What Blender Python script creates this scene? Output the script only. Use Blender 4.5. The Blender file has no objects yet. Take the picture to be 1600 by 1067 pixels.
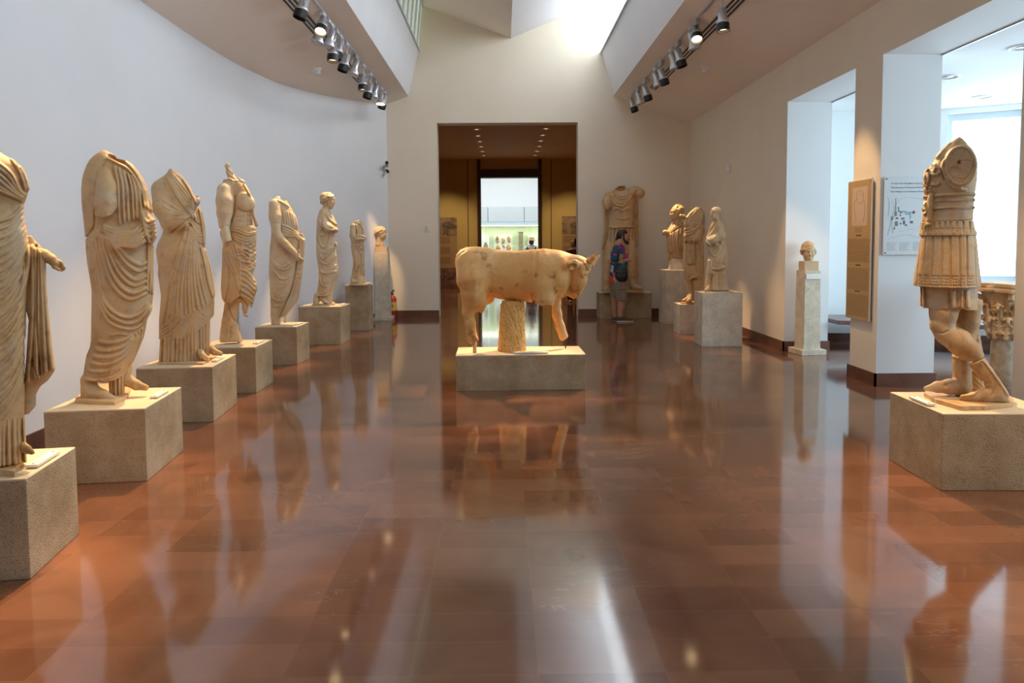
import bpy, bmesh, math, random
import numpy as np
from mathutils import Vector, Matrix
random.seed(4); rng = np.random.default_rng(4)
SCN = bpy.context.scene; COL = SCN.collection
# ---------------------------------------------------------------- camera
F = 1100.0; PITCH = math.radians(3.4); YAW = math.radians(.68); ROLL = math.radians(-.4); SHY = 88.0
EYE = np.array([0, 0, 1.55])
def _rx(a): c, s = math.cos(a), math.sin(a); return np.array([[1,0,0],[0,c,-s],[0,s,c]])
def _rz(a): c, s = math.cos(a), math.sin(a); return np.array([[c,-s,0],[s,c,0],[0,0,1]])
RC = _rz(-YAW) @ _rx(math.pi/2-PITCH) @ _rz(ROLL)
def ray(px, py): return RC @ np.array([(px-800)/F, (533.5-SHY-py)/F, -1.0])
def fl(px, py, z=0.0):
    d = ray(px, py); return EYE + d*((z-EYE[2])/d[2])
def atY(px, py, Y):
    d = ray(px, py); return EYE + d*(Y/d[1])
def atX(px, py, X):
    d = ray(px, py); return EYE + d*(X/d[0])
def proj(p):
    d = RC.T @ (np.asarray(p, float)-EYE); return 800+F*d[0]/-d[2], 533.5-SHY-F*d[1]/-d[2]
cam = bpy.data.cameras.new('camera'); co = bpy.data.objects.new('camera', cam); COL.objects.link(co)
M4 = Matrix.Identity(4)
for i in range(3):
    for j in range(3): M4[i][j] = RC[i, j]
M4.translation = Vector(EYE); co.matrix_world = M4
cam.sensor_width = 36; cam.lens = F/1600*36; cam.shift_y = -SHY/1600*-1*-1; cam.clip_end = 100; cam.clip_start = .05
SCN.camera = co
# ---------------------------------------------------------------- materials
def nt(name, base=(.8,.8,.8), rough=.6, metal=0.0, spec=None):
    m = bpy.data.materials.new(name); m.use_nodes = True
    n = m.node_tree; b = n.nodes['Principled BSDF']
    b.inputs['Base Color'].default_value = (*base, 1); b.inputs['Roughness'].default_value = rough; b.inputs['Metallic'].default_value = metal
    if spec is not None: b.inputs['Specular IOR Level'].default_value = spec
    return m, n, b
def N(n, t, **kw):
    x = n.nodes.new(t)
    for k, v in kw.items():
        if k in x.inputs.keys(): x.inputs[k].default_value = v
        else: setattr(x, k, v)
    return x
def ramp(n, fac, stops):
    r = n.nodes.new('ShaderNodeValToRGB'); e = r.color_ramp.elements
    while len(e) < len(stops): e.new(.5)
    for q, (p, c) in zip(e, stops): q.position = p; q.color = (*c, 1)
    n.links.new(fac, r.inputs[0]); return r.outputs[0]
def noisy(name, stops, scale=3, detail=5, rough=.7, bump=0.0, bscale=60, bdist=.01, metal=0, coord='Object', dist=0.0, spec=None, speck=None, patina=None):
    m, n, b = nt(name, rough=rough, metal=metal, spec=spec)
    tc = N(n, 'ShaderNodeTexCoord'); no = N(n, 'ShaderNodeTexNoise', Scale=scale, Detail=detail, Roughness=.6, Distortion=dist)
    n.links.new(tc.outputs[coord], no.inputs['Vector'])
    col = ramp(n, no.outputs[0], stops)
    if speck:
        n2 = N(n, 'ShaderNodeTexNoise', Scale=speck[0], Detail=2.0)
        n.links.new(tc.outputs[coord], n2.inputs['Vector'])
        k = ramp(n, n2.outputs[0], [(speck[1], speck[3]), (speck[2], (1,1,1))])
        mx = N(n, 'ShaderNodeMix', data_type='RGBA', blend_type='MULTIPLY'); mx.inputs[0].default_value = 1
        n.links.new(col, mx.inputs[6]); n.links.new(k, mx.inputs[7]); col = mx.outputs[2]
    if patina:
        mp = N(n, 'ShaderNodeMapping'); mp.inputs['Scale'].default_value = (1, 1, .45); n.links.new(tc.outputs[coord], mp.inputs[0])
        n4 = N(n, 'ShaderNodeTexNoise', Scale=patina[0], Detail=7.0, Roughness=.65, Distortion=.8); n.links.new(mp.outputs[0], n4.inputs['Vector'])
        k = ramp(n, n4.outputs[0], [(patina[1], (0,0,0)), (patina[2], (patina[4],)*3)])
        mx = N(n, 'ShaderNodeMix', data_type='RGBA'); n.links.new(k, mx.inputs[0]); n.links.new(col, mx.inputs[6]); mx.inputs[7].default_value = (*patina[3], 1); col = mx.outputs[2]
    n.links.new(col, b.inputs['Base Color'])
    if bump:
        n3 = N(n, 'ShaderNodeTexNoise', Scale=bscale, Detail=4.0); n.links.new(tc.outputs[coord], n3.inputs['Vector'])
        bp = N(n, 'ShaderNodeBump', Strength=bump, Distance=bdist); n.links.new(n3.outputs[0], bp.inputs['Height']); n.links.new(bp.outputs[0], b.inputs['Normal'])
    return m
def emis(name, col, st):
    m = bpy.data.materials.new(name); m.use_nodes = True; n = m.node_tree; n.nodes.clear()
    e = N(n, 'ShaderNodeEmission'); e.inputs[0].default_value = (*col, 1); e.inputs[1].default_value = st
    o = N(n, 'ShaderNodeOutputMaterial'); n.links.new(e.outputs[0], o.inputs[0]); return m
MT = {}
MT['wall'] = noisy('wall_plaster', [(.3,(.735,.75,.78)),(.7,(.765,.78,.81))], 1.2, 3, .75, .06, 40, .004)  # cool tint stands in for part of the bluish daylight on the plaster
MT['cream'] = noisy('cream_plaster', [(.3,(.78,.705,.575)),(.7,(.82,.745,.615))], 1.2, 3, .75, .06, 40, .004)
MT['ceil'] = noisy('ceiling_plaster', [(.3,(.84,.77,.68)),(.7,(.88,.81,.72))], .8, 3, .85, .05, 50, .004)
MT['alcove'] = noisy('alcove_plaster', [(.3,(.80,.81,.81)),(.7,(.84,.85,.85))], 1, 3, .7, .15, 120, .004)
MT['ochre'] = noisy('ochre_paint', [(.3,(.50,.36,.12)),(.7,(.56,.41,.15))], .8, 3, .7)
MT['hallceil'] = noisy('hall_ceiling', [(.3,(.60,.46,.30)),(.7,(.63,.48,.32))], .8, 3, .8)
MT['base'] = noisy('red_stone_base', [(.3,(.13,.055,.035)),(.7,(.20,.09,.06))], 3, 5, .25)
MT['bench'] = noisy('dark_red_stone', [(.3,(.14,.08,.07)),(.7,(.22,.13,.12))], 6, 5, .3)
MT['darkwood'] = noisy('dark_wood', [(.3,(.035,.014,.006)),(.7,(.06,.025,.012))], 4, 4, .5)
MT['white'] = nt('white_paint', (.8,.8,.8), .5)[0]
MT['label'] = noisy('plaque_white', [(.3,(.80,.76,.68)),(.7,(.86,.83,.76))], 8, 2, .4)
MT['metal'] = nt('grey_metal', (.42,.43,.45), .35, .9)[0]
MT['silver'] = nt('silver_paint', (.62,.64,.68), .3, .55)[0]
MT['black'] = nt('black_plastic', (.015,.015,.016), .45)[0]
MT['ink'] = nt('ink', (.05,.04,.03), .8)[0]
MT['frame'] = nt('window_frame', (.62,.68,.72), .4)[0]
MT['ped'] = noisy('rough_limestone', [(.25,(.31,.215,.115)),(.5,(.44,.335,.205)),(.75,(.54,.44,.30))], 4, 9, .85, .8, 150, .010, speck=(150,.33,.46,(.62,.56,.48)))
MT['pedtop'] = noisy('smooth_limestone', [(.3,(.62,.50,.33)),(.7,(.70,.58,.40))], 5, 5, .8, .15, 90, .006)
MT['pale'] = noisy('pale_limestone', [(.3,(.52,.43,.32)),(.5,(.62,.54,.42)),(.7,(.70,.63,.52))], 7, 8, .75, .35, 80, .006, speck=(60,.33,.42,(.75,.7,.6)))
MT['marble'] = noisy('weathered_marble', [(.28,(.36,.19,.075)),(.45,(.56,.35,.155)),(.7,(.65,.45,.235))], 3.2, 9, .62, .5, 26, .010, dist=.6, speck=(14,.28,.42,(.80,.72,.62)), patina=(5.5,.48,.66,(.50,.41,.30),.75))
MT['marble2'] = noisy('pale_marble', [(.28,(.44,.27,.13)),(.5,(.61,.44,.25)),(.7,(.70,.55,.36))], 4, 8, .6, .4, 30, .008, dist=.5, patina=(6,.5,.68,(.62,.55,.45),.7))
MT['bull'] = noisy('honey_marble', [(.25,(.38,.16,.05)),(.42,(.62,.32,.095)),(.62,(.74,.41,.135)),(.8,(.79,.49,.20))], 2.6, 9, .55, .3, 24, .010, dist=.8, speck=(7,.32,.40,(.62,.52,.42)), patina=(3.5,.50,.66,(.76,.50,.24),.8))
MT['rough'] = noisy('hammered_stone', [(.3,(.68,.38,.11)),(.6,(.82,.54,.20))], 8, 6, .85, .8, 34, .02, speck=(45,.33,.40,(.62,.50,.36)))
MT['headblock'] = noisy('sandstone_block', [(.3,(.60,.43,.26)),(.7,(.68,.50,.32))], 6, 4, .8, .1)
MT['shaft'] = noisy('weathered_shaft', [(.3,(.20,.15,.11)),(.5,(.36,.28,.20)),(.7,(.46,.37,.27))], 9, 8, .8, .5, 50, .008, dist=1.0)
# polished red floor: slabs .46 x .21 m
def floor_mat():
    m, n, b = nt('polished_red_stone', rough=.12)
    L = n.links.new
    tc = N(n, 'ShaderNodeTexCoord'); mp = N(n, 'ShaderNodeMapping'); L(tc.outputs['Object'], mp.inputs[0]); mp.inputs['Location'].default_value = (-.065, 0.07, 0)
    br = N(n, 'ShaderNodeTexBrick', offset=0.0, squash=1.0); L(mp.outputs[0], br.inputs['Vector'])
    for k, v in (('Scale',1.0),('Mortar Size',.0022),('Mortar Smooth',.3),('Bias',-.1),('Brick Width',.46),('Row Height',.21)): br.inputs[k].default_value = v
    br.inputs['Color1'].default_value = (.165,.070,.037,1); br.inputs['Color2'].default_value = (.235,.107,.060,1); br.inputs['Mortar'].default_value = (.225,.098,.055,1)
    n1 = N(n, 'ShaderNodeTexNoise', Scale=2.2, Detail=8.0, Distortion=.8); L(tc.outputs['Object'], n1.inputs[0])
    c1 = ramp(n, n1.outputs[0], [(.3,(.70,.66,.62)),(.7,(1.2,1.15,1.1))])
    mx = N(n, 'ShaderNodeMix', data_type='RGBA', blend_type='MULTIPLY'); mx.inputs[0].default_value = .8; L(br.outputs[0], mx.inputs[6]); L(c1, mx.inputs[7])
    ms = N(n, 'ShaderNodeMapping'); ms.inputs['Scale'].default_value = (1.0, 5.0, 1); ms.inputs['Rotation'].default_value = (0,0,.35); L(tc.outputs['Object'], ms.inputs[0])
    n2 = N(n, 'ShaderNodeTexNoise', Scale=1.6, Detail=3.0, Distortion=1.6); L(ms.outputs[0], n2.inputs[0])
    vein = ramp(n, n2.outputs[0], [(.493,(0,0,0)),(.4985,(1,1,1)),(.504,(0,0,0))])
    n3 = N(n, 'ShaderNodeTexNoise', Scale=.9, Detail=2.0); L(tc.outputs['Object'], n3.inputs[0])
    msk = ramp(n, n3.outputs[0], [(.57,(0,0,0)),(.72,(.5,.5,.5))])
    vm = N(n, 'ShaderNodeMath', operation='MULTIPLY'); L(vein, vm.inputs[0]); L(msk, vm.inputs[1])
    m2 = N(n, 'ShaderNodeMix', data_type='RGBA'); L(vm.outputs[0], m2.inputs[0]); L(mx.outputs[2], m2.inputs[6]); m2.inputs[7].default_value = (.62,.48,.38,1)
    L(m2.outputs[2], b.inputs['Base Color'])
    n4 = N(n, 'ShaderNodeTexNoise', Scale=1.3, Detail=4.0); L(tc.outputs['Object'], n4.inputs[0])
    rr = ramp(n, n4.outputs[0], [(.3,(.06,)*3),(.75,(.11,)*3)]); L(rr, b.inputs['Roughness'])
    b.inputs['Specular IOR Level'].default_value = .9; b.inputs['IOR'].default_value = 1.6
    return m
MT['floor'] = floor_mat()
# ---------------------------------------------------------------- object helpers
ORG = {}
def tag(o, label=None, cat=None, group=None, kind=None):
    if label: o['label'] = label
    if cat: o['category'] = cat
    if group: o['group'] = group
    if kind: o['kind'] = kind
    return o
def thing(name, label, cat, loc=(0,0,0), group=None):
    o = bpy.data.objects.new(name, None); COL.objects.link(o); o.location = loc; o.empty_display_size = .1
    ORG[o.name] = np.array(loc, float); return tag(o, label, cat, group)
def mk(name, V, Fc, mat, parent=None, smooth=False, label=None):
    V = np.asarray(V, float); org = ORG.get(parent.name, np.zeros(3)) if parent else np.zeros(3)
    if parent is None: org = np.array([(V[:,0].min()+V[:,0].max())/2, (V[:,1].min()+V[:,1].max())/2, V[:,2].min()])
    me = bpy.data.meshes.new(name); me.from_pydata((V-org).tolist(), [], Fc if isinstance(Fc, list) else Fc.tolist()); me.update()
    for mm in (mat if isinstance(mat, (list, tuple)) else [mat]): me.materials.append(mm)
    o = bpy.data.objects.new(name, me); COL.objects.link(o)
    if smooth: me.polygons.foreach_set('use_smooth', np.ones(len(me.polygons), bool))
    if parent: o.parent = parent
    else: o.location = org
    ORG[o.name] = org if parent else org
    if label: o['label'] = label
    return o
class MB:
    """collects simple solids (world coordinates) that make up one part"""
    def __init__(s): s.V = []; s.F = []
    def add(s, V, Fc):
        k = len(s.V); s.V += [tuple(map(float, v)) for v in V]; s.F += [[i+k for i in f] for f in Fc]; return s
    def hexa(s, P): return s.add(P, [[0,3,2,1],[4,5,6,7],[0,1,5,4],[1,2,6,5],[2,3,7,6],[3,0,4,7]])
    def box(s, x0, x1, y0, y1, z0, z1): return s.hexa([(x0,y0,z0),(x1,y0,z0),(x1,y1,z0),(x0,y1,z0),(x0,y0,z1),(x1,y0,z1),(x1,y1,z1),(x0,y1,z1)])
    def prism(s, P, z0, z1):
        n = len(P); V = [(p[0],p[1],z0) for p in P]+[(p[0],p[1],z1) for p in P]
        return s.add(V, [list(range(n))[::-1], list(range(n,2*n))]+[[i,(i+1)%n,n+(i+1)%n,n+i] for i in range(n)])
    def tube(s, P, r, n=10, cap=True):
        P = [np.array(p, float) for p in P]; rs = r if isinstance(r, (list, tuple)) else [r]*len(P)
        V = []; up = None
        for i, p in enumerate(P):
            t = P[min(i+1,len(P)-1)]-P[max(i-1,0)]
            L = np.linalg.norm(t); t = t/L if L > 1e-9 else np.array([0,0,1.])
            if up is None: up = np.cross(t, [0,0,1.] if abs(t[2]) < .9 else [1.,0,0]); up /= np.linalg.norm(up)
            up = up-t*np.dot(up, t); up /= np.linalg.norm(up); w = np.cross(t, up)
            for k in range(n):
                a = 2*math.pi*k/n; V.append(p+rs[i]*(math.cos(a)*up+math.sin(a)*w))
        Fc = [[i*n+k, i*n+(k+1)%n, (i+1)*n+(k+1)%n, (i+1)*n+k] for i in range(len(P)-1) for k in range(n)]
        if cap: Fc += [list(range(n))[::-1], [(len(P)-1)*n+k for k in range(n)]]
        return s.add(V, Fc)
    def build(s, name, mat, parent=None, smooth=False, bevel=0.0, label=None, seg=2):
        o = mk(name, s.V, s.F, mat, parent, smooth, label)
        bm = bmesh.new(); bm.from_mesh(o.data)
        bmesh.ops.recalc_face_normals(bm, faces=bm.faces[:])
        if bevel: bmesh.ops.bevel(bm, geom=[e for e in bm.edges if len(e.link_faces) == 2 and e.calc_face_angle(0) > .5], offset=bevel, segments=seg, profile=.6, affect='EDGES', clamp_overlap=True)
        bm.to_mesh(o.data); bm.free()
        return o
def struct(o): o['kind'] = 'structure'; return o
def quad(name, P, mat): return struct(mk(name, P, [list(range(len(P)))], mat))
# ---------------------------------------------------------------- room shell
YF = 14.9; XR = 3.96; XW = 4.58; YB = -2.5
def zl(x): return 4.63+.36*(x+1.96)
def zr(x): return 4.61-.34*(x-2.32)
wp = [(-3.2,-2.5),(-3.3,0),(-3.43,2.5),(-3.54,4.2),(-3.60,5.6),(-3.65,7.4),(-3.66,8.9),(-3.62,10.0),(-3.48,11.34),(-3.2,12.6),(-2.82,13.8),(-2.42,14.9)]
wp = np.array(wp); tt = np.linspace(0, len(wp)-1, 90)
def crom(P, t):
    P = np.asarray(P, float); i = np.clip(t.astype(int), 0, len(P)-2); u = (t-i)[:,None]
    a = P[np.maximum(i-1,0)]; b = P[i]; c = P[i+1]; d = P[np.minimum(i+2,len(P)-1)]
    return .5*((2*b)+(c-a)*u+(2*a-5*b+4*c-d)*u**2+(-a+3*b-3*c+d)*u**3)
WL = crom(wp, tt); nW = len(WL)
V = [(x,y,0) for x,y in WL]+[(x,y,zl(x)+.02) for x,y in WL]
wall_l = struct(mk('wall_left', V, [[i,i+1,nW+i+1,nW+i] for i in range(nW-1)], MT['wall'], smooth=True))
nx = np.gradient(WL[:,0]); ny = np.gradient(WL[:,1]); ln = np.hypot(nx, ny); inw = np.stack([ny/ln, -nx/ln], 1)
b0 = WL+inw*.018
V = [(x,y,0) for x,y in b0]+[(x,y,.14) for x,y in b0]+[(x,y,.14) for x,y in WL]
struct(mk('baseboard_left', V, [[i,i+1,nW+i+1,nW+i] for i in range(nW-1)]+[[nW+i,nW+i+1,2*nW+i+1,2*nW+i] for i in range(nW-1)], MT['base']))
# ceiling left: sloped soffit from curved wall to the light well
V = [(x,y,zl(x)) for x,y in WL]+[(-1.96,y,4.63) for x,y in WL]
struct(mk('ceiling_left', V, [[i,i+1,nW+i+1,nW+i] for i in range(nW-1)], MT['ceil']))
quad('ceiling_right', [(2.32,YB,4.61),(2.32,YF,4.61),(XR,YF,zr(XR)),(XR,YB,zr(XR))], MT['ceil'])
quad('ceiling_bulkhead_left', [(-1.96,YB,4.63),(-1.96,YF,4.63),(-1.73,YF,5.54),(-1.73,YB,5.54)], MT['wall'])
quad('ceiling_bulkhead_right', [(2.32,YB,4.61),(2.32,YF,4.61),(2.08,YF,5.49),(2.08,YB,5.49)], MT['wall'])
quad('ceiling_valley_left', [(.19,YB,5.80),(.19,YF,5.80),(-1.64,YF,6.46),(-1.64,YB,6.46)], MT['ceil'])
quad('ceiling_valley_right', [(.19,YB,5.80),(.19,YF,5.80),(2.01,YF,6.54),(2.01,YB,6.54)], MT['wall'])
# far wall with the doorway (thick)
DL, DR, DH = -1.37, 1.58, 4.07; T = .35
m = MB(); m.box(-2.42,DL,YF,YF+T,0,6.6); m.box(DR,XR+.1,YF,YF+T,0,6.6); m.box(DL,DR,YF,YF+T,DH,6.6)
struct(m.build('wall_far', MT['cream']))
m = MB(); m.box(-2.40,DL,YF-.02,YF,0,.145); m.box(DR,XR,YF-.02,YF,0,.145); struct(m.build('baseboard_far', MT['base']))
# back wall behind the camera
quad('wall_back', [(-3.3,YB,0),(XR,YB,0),(XR,YB,6.6),(-3.3,YB,6.6)], MT['wall'])
# right wall with openings: solid 9.85..14.9, pier 7.39..7.96, pier ..5.39
ZH = 3.48
m = MB()
m.box(XR,XW,9.85,YF,0,4.5); m.box(XR,XW,7.39,7.96,0,ZH); m.box(XR,XW,4.75,5.39,0,ZH); m.box(XR,XW,YB,2.8,0,ZH); m.box(XR,XW,YB,9.85,ZH,4.7)
wr_ = struct(m.build('wall_right', [MT['cream'], MT['alcove']]))
for p_ in wr_.data.polygons: p_.material_index = 0 if p_.normal.x < -.9 else 1
m = MB()
for a, b in ((9.85,YF),(7.39,7.96),(4.75,5.39),(YB,2.8)):
    m.box(XR-.02,XR,a-.02 if a > 0 else a,min(b+.02,YF),0,.14)
    if a > 0: m.box(XR-.02,XW+.02,a-.02,a,0,.14)
    if b < 14: m.box(XR-.02,XW+.02,b,b+.02,0,.14)
struct(m.build('baseboard_right', MT['base']))
# alcove beyond the openings: faceted outer wall with windows
AO = [(4.58,10.75),(6.50,10.55),(7.55,10.02),(8.4,9.1),(8.8,7.8),(8.8,1.0)]
ZA = 3.50
struct(mk('ceiling_alcove', [(4.60,10.9,ZA),(4.60,YB,ZA),(9,YB,ZA),(9,10.9,ZA)], [[0,1,2,3]], MT['alcove']))
m = MB(); m.box(XW-.004,XW+.012,YB,10.6,ZH-.012,ZH+.06); struct(m.build('trim_1', MT['metal']))
mw = MB(); mb_ = MB()
win = []
for i in range(len(AO)-1):
    a, b = np.array(AO[i]), np.array(AO[i+1]); d = (b-a)/np.linalg.norm(b-a); nn = np.array([d[1], -d[0]]); nn = nn if np.dot(nn, np.array([6,6])-a) > 0 else -nn
    L = np.linalg.norm(b-a)
    def seg(mm, u0, u1, z0, z1, w0=0.0, w1=-.3):
        q = lambda u, w: a+d*u+nn*w
        mm.prism([q(u0,w0),q(u1,w0),q(u1,w1),q(u0,w1)], z0, z1)
    if i == 0: seg(mw, 0, L, 0, ZA)
    else:
        spans = [(.12, L-.08)] if i < 4 else [(.1,2.2),(2.4,4.5),(4.7,6.6)]
        seg(mw, 0, L, 0, .93); seg(mw, 0, L, 3.42, ZA)
        e = [0]+[v for s_ in spans for v in s_]+[L]
        for j in range(0, len(e), 2): seg(mw, e[j], e[j+1], .93, 3.42)
        for s_ in spans: win.append((a, d, nn, s_))
    seg(mb_, 0, L, 0, .14, .02, 0)
struct(mw.build('wall_alcove', MT['alcove'])); struct(mb_.build('baseboard_alcove', MT['base']))
MT['daylight'] = emis('daylit_glass', (.60,.83,.98), 6.5)
for i, (a, d, nn, (u0, u1)) in enumerate(win):
    q = lambda u, w: a+d*u+nn*w
    fr = MB()
    for x0, x1, z0, z1 in ((u0,u1,.93,1.02),(u0,u1,3.32,3.42),(u0,u0+.07,1.02,3.32),(u1-.07,u1,1.02,3.32)):
        fr.prism([q(x0,-.08),q(x1,-.08),q(x1,-.16),q(x0,-.16)], z0, z1)
    f = struct(fr.build('window_%d' % (i+1), MT['frame'])); ORG[f.name] = ORG[f.name]
    P = [(*q(u0+.07,-.12),1.02),(*q(u1-.07,-.12),1.02),(*q(u1-.07,-.12),3.32),(*q(u0+.07,-.12),3.32)]
    mk('window_pane', P, [[0,1,2,3]], MT['daylight'], f)
quad('wall_alcove_south', [(4.58,YB+.01,0),(8.8,YB+.01,0),(8.8,YB+.01,ZA),(4.58,YB+.01,ZA)], MT['alcove'])
# floor
fo = [(-3.8,YB-.1),(9.3,YB-.1),(9.3,11.2),(4.6,11.2),(4.6,YF+.2),(4.6,32),(-4.6,32),(-4.6,YF),(-3.8,YF)]
struct(mk('floor', [(x,y,0) for x,y in fo], [list(range(len(fo)))], MT['floor'])).location
# clerestory windows of the light well
MT['skyR'] = emis('bright_clerestory_glass', (.86,.94,1.0), 5.1)
MT['skyL'] = emis('shaded_clerestory_glass', (.56,.62,.50), .62)
def clerestory(name, x0, z0, x1, z1, matg, nrm):
    fr = MB(); k = 0
    for y in np.arange(YB, YF+.01, .5):
        fr.hexa([(x0,y-.022,z0),(x0+nrm*.03,y-.022,z0),(x0+nrm*.03,y+.022,z0),(x0,y+.022,z0),(x1,y-.022,z1),(x1+nrm*.03,y-.022,z1),(x1+nrm*.03,y+.022,z1),(x1,y+.022,z1)])
    for f_ in (0, .97):
        xa, za = x0+(x1-x0)*f_, z0+(z1-z0)*f_
        fr.box(min(xa,xa+nrm*.035), max(xa,xa+nrm*.035), YB, YF, za, za+.03)
    f = struct(fr.build(name, MT['frame'])); o_ = -nrm*.01
    mk('window_pane', [(x0+o_,YB,z0),(x0+o_,YF,z0),(x1+o_,YF,z1),(x1+o_,YB,z1)], [[0,1,2,3]], matg, f)
clerestory('window_8', -1.73, 5.54, -1.64, 6.46, MT['skyL'], 1)
clerestory('window_9', 2.08, 5.49, 2.01, 6.54, MT['skyR'], -1)
# hall behind the doorway, inner doorway, room beyond
YH = 24.3; ZC = 4.42; IL, IR, IT = -.76, 1.21, 3.80
quad('ceiling_hall', [(-4.5,YF+T,ZC),(4.5,YF+T,ZC),(4.5,YH,ZC),(-4.5,YH,ZC)], MT['hallceil'])
m = MB(); m.box(-4.5,IL-.12,YH,YH+.3,0,ZC); m.box(IR+.12,4.5,YH,YH+.3,0,ZC); m.box(IL-.12,IR+.12,YH,YH+.3,4.08,ZC)
struct(m.build('wall_hall_far', MT['ochre']))
m = MB(); m.box(-4.5,-4.4,YF+T,YH,0,ZC); m.box(4.4,4.5,YF+T,YH,0,ZC); m.box(-4.5,-2.5,YF+T,YF+T+.02,0,ZC); m.box(2.5,4.5,YF+T,YF+T+.02,0,ZC); m.box(-2.5,DL,YF+T,YF+T+.02,0,ZC); m.box(DR,2.5,YF+T,YF+T+.02,0,ZC); m.box(DL,DR,YF+T,YF+T+.02,DH,ZC)
struct(m.build('wall_hall_sides', MT['ochre']))
m = MB(); m.box(-4.4,IL-.12,YH-.02,YH,0,.16); m.box(IR+.12,4.4,YH-.02,YH,0,.16); struct(m.build('baseboard_hall', MT['base']))
m = MB(); m.box(IL-.12,IL,YH-.06,YH+.36,0,ZC); m.box(IR,IR+.12,YH-.06,YH+.36,0,ZC); m.box(IL,IR,YH-.04,YH+.34,IT,4.08)
struct(m.build('door_1', MT['darkwood']))
m = MB(); 
for px in (731, 861): 
    x = atY(px, 300, YH)[0]; m.box(x-.012, x+.012, YH-.004, YH, .16, ZC)
struct(m.build('trim_2', MT['darkwood']))
YR = 29.6
quad('wall_gallery_far', [(-4.5,YR+.6,0),(4.5,YR+.6,0),(4.5,YR+.6,6),(-4.5,YR+.6,6)], MT['white'])
quad('ceiling_gallery', [(-4.5,YH+.3,5.2),(4.5,YH+.3,5.2),(4.5,YR+.6,5.2),(-4.5,YR+.6,5.2)], MT['white'])
m = MB(); m.box(-4.6,-4.5,YH+.3,YR+.6,0,5.2); m.box(4.5,4.6,YH+.3,YR+.6,0,5.2); m.box(-4.5,IL-.12,YH+.3,YH+.32,0,5.2); m.box(IR+.12,4.5,YH+.3,YH+.32,0,5.2); m.box(IL-.12,IR+.12,YH+.3,YH+.32,ZC,5.2)
struct(m.build('wall_gallery_sides', MT['white']))
# ---------------------------------------------------------------- pedestals
def pedestal(label, C, ang, w, d, h, mat='ped', top='pedtop', group=None, corner='R', name='pedestal'):
    """C: floor point of the nearest corner; ang: turn of the block; corner R: C is the front right corner, L: front left"""
    ca, sa = math.cos(ang), math.sin(ang); ux = np.array([ca, sa]); uy = np.array([-sa, ca]); c = np.array(C[:2])
    P = [c-ux*w, c, c+uy*d, c-ux*w+uy*d] if corner == 'R' else [c, c+ux*w, c+ux*w+uy*d, c+uy*d]
    cen = sum(P)/4
    t = thing(name, label, 'pedestal', (cen[0], cen[1], 0), group)
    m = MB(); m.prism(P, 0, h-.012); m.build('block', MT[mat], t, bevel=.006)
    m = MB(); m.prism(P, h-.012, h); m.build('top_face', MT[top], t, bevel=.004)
    return np.array([cen[0], cen[1], h]), ux, uy, P
PG = {}
def pd(key, *a, **k): PG[key] = pedestal(*a, **k)
pd('P1', 'rough limestone pedestal cut by the left edge, nearest to the viewer', (-2.22,3.23), math.atan2(.08,.51), .66, .52, .478)
pd('P2', 'rough pitted limestone pedestal under the headless toga statue with sandalled feet', (-2.36,4.59), .11, .62, .70, .487)
pd('P3', 'rough limestone pedestal under the headless woman wrapped in a mantle', (-2.56,6.15), .09, .64, .72, .489)
pd('P4', 'limestone pedestal under the bare-chested statue with a grey support rod', (-2.60,7.34), .03, .62, .59, .487)
pd('P5', 'limestone pedestal under the headless statue with one bare arm', (-2.67,9.05), -.02, .54, .54, .498)
pd('P6', 'limestone pedestal under the only full left-row statue with a head', (-2.53,10.87), -.06, .66, .55, .592)
pd('P7', 'taller limestone pedestal under the smallest headless statue of the left row', (-2.42,12.63), -.1, .44, .27, .819)
pd('B', 'long low limestone plinth block under the marble bull in the middle', (.86,7.36), .018, 1.37, .60, .378)
pd('S', 'rough limestone pedestal under the armoured kilted statue at the right edge', (2.70,4.25), -.04, .74, .64, .483, corner='L')
pd('CU', 'wide limestone pedestal under the broad cuirass statue against the far wall', (3.02,14.30), -.01, 1.06, .55, .53)
pd('BU', 'tall limestone block under the draped bust in the far right corner', (3.06,13.25), .02, .62, .52, 1.023, corner='L', mat='pale')
pd('HD', 'low limestone block under the stooped headless statue beside the bust', (2.95,11.72), .0, .50, .45, .507, corner='L', mat='pale')
pd('SM', 'pale stone pedestal under the small draped boy by the right wall', (2.93,10.34), -.03, .60, .46, .80, corner='L', mat='pale')
def plaque(label, key, along, off, ln=.26, side='R', wd=.055, group='small white plaques on pedestal tops'):
    cen, ux, uy, P = PG[key]; z = cen[2]
    if side == 'R': c = P[1]+uy*along-ux*off; a, b = uy, ux       # runs along the right edge
    elif side == 'L': c = P[0]+uy*along+ux*off; a, b = uy, ux
    else: c = P[0]+ux*along+uy*off; a, b = ux, uy
    t = thing('plaque', label, 'plaque', (c[0], c[1], z), group)
    q = lambda u, v: c+a*u+b*v
    m = MB(); m.prism([q(-ln/2,-wd/2),q(ln/2,-wd/2),q(ln/2,wd/2),q(-ln/2,wd/2)], z+.006, z+.02); m.build('plate', MT['label'], t, bevel=.002)
    for s in (-1, 1):
        m = MB(); e = q(s*(ln/2-.02), 0); m.tube([(e[0],e[1],z),(e[0],e[1],z+.0225)], .006, 8); m.build('screw', MT['metal'], t)
plaque('white plaque lying on the nearest left pedestal', 'P1', .27, .045, .24)
plaque('white plaque lying beside the sandalled feet of the toga statue', 'P2', .40, .05, .22)
plaque('white plaque lying on the pedestal of the mantled woman', 'P3', .36, .06, .24)
plaque('white plaque lying on the pedestal with the grey rod', 'P4', .30, .06, .22)
plaque('white plaque lying on the pedestal of the bare-armed statue', 'P5', .27, .05, .22)
plaque('white plaque lying below the statue that has a head', 'P6', .30, .05, .22)
plaque('white plaque lying on the long plinth in front of the rough column', 'B', .80, .075, .36, 'F')
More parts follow.
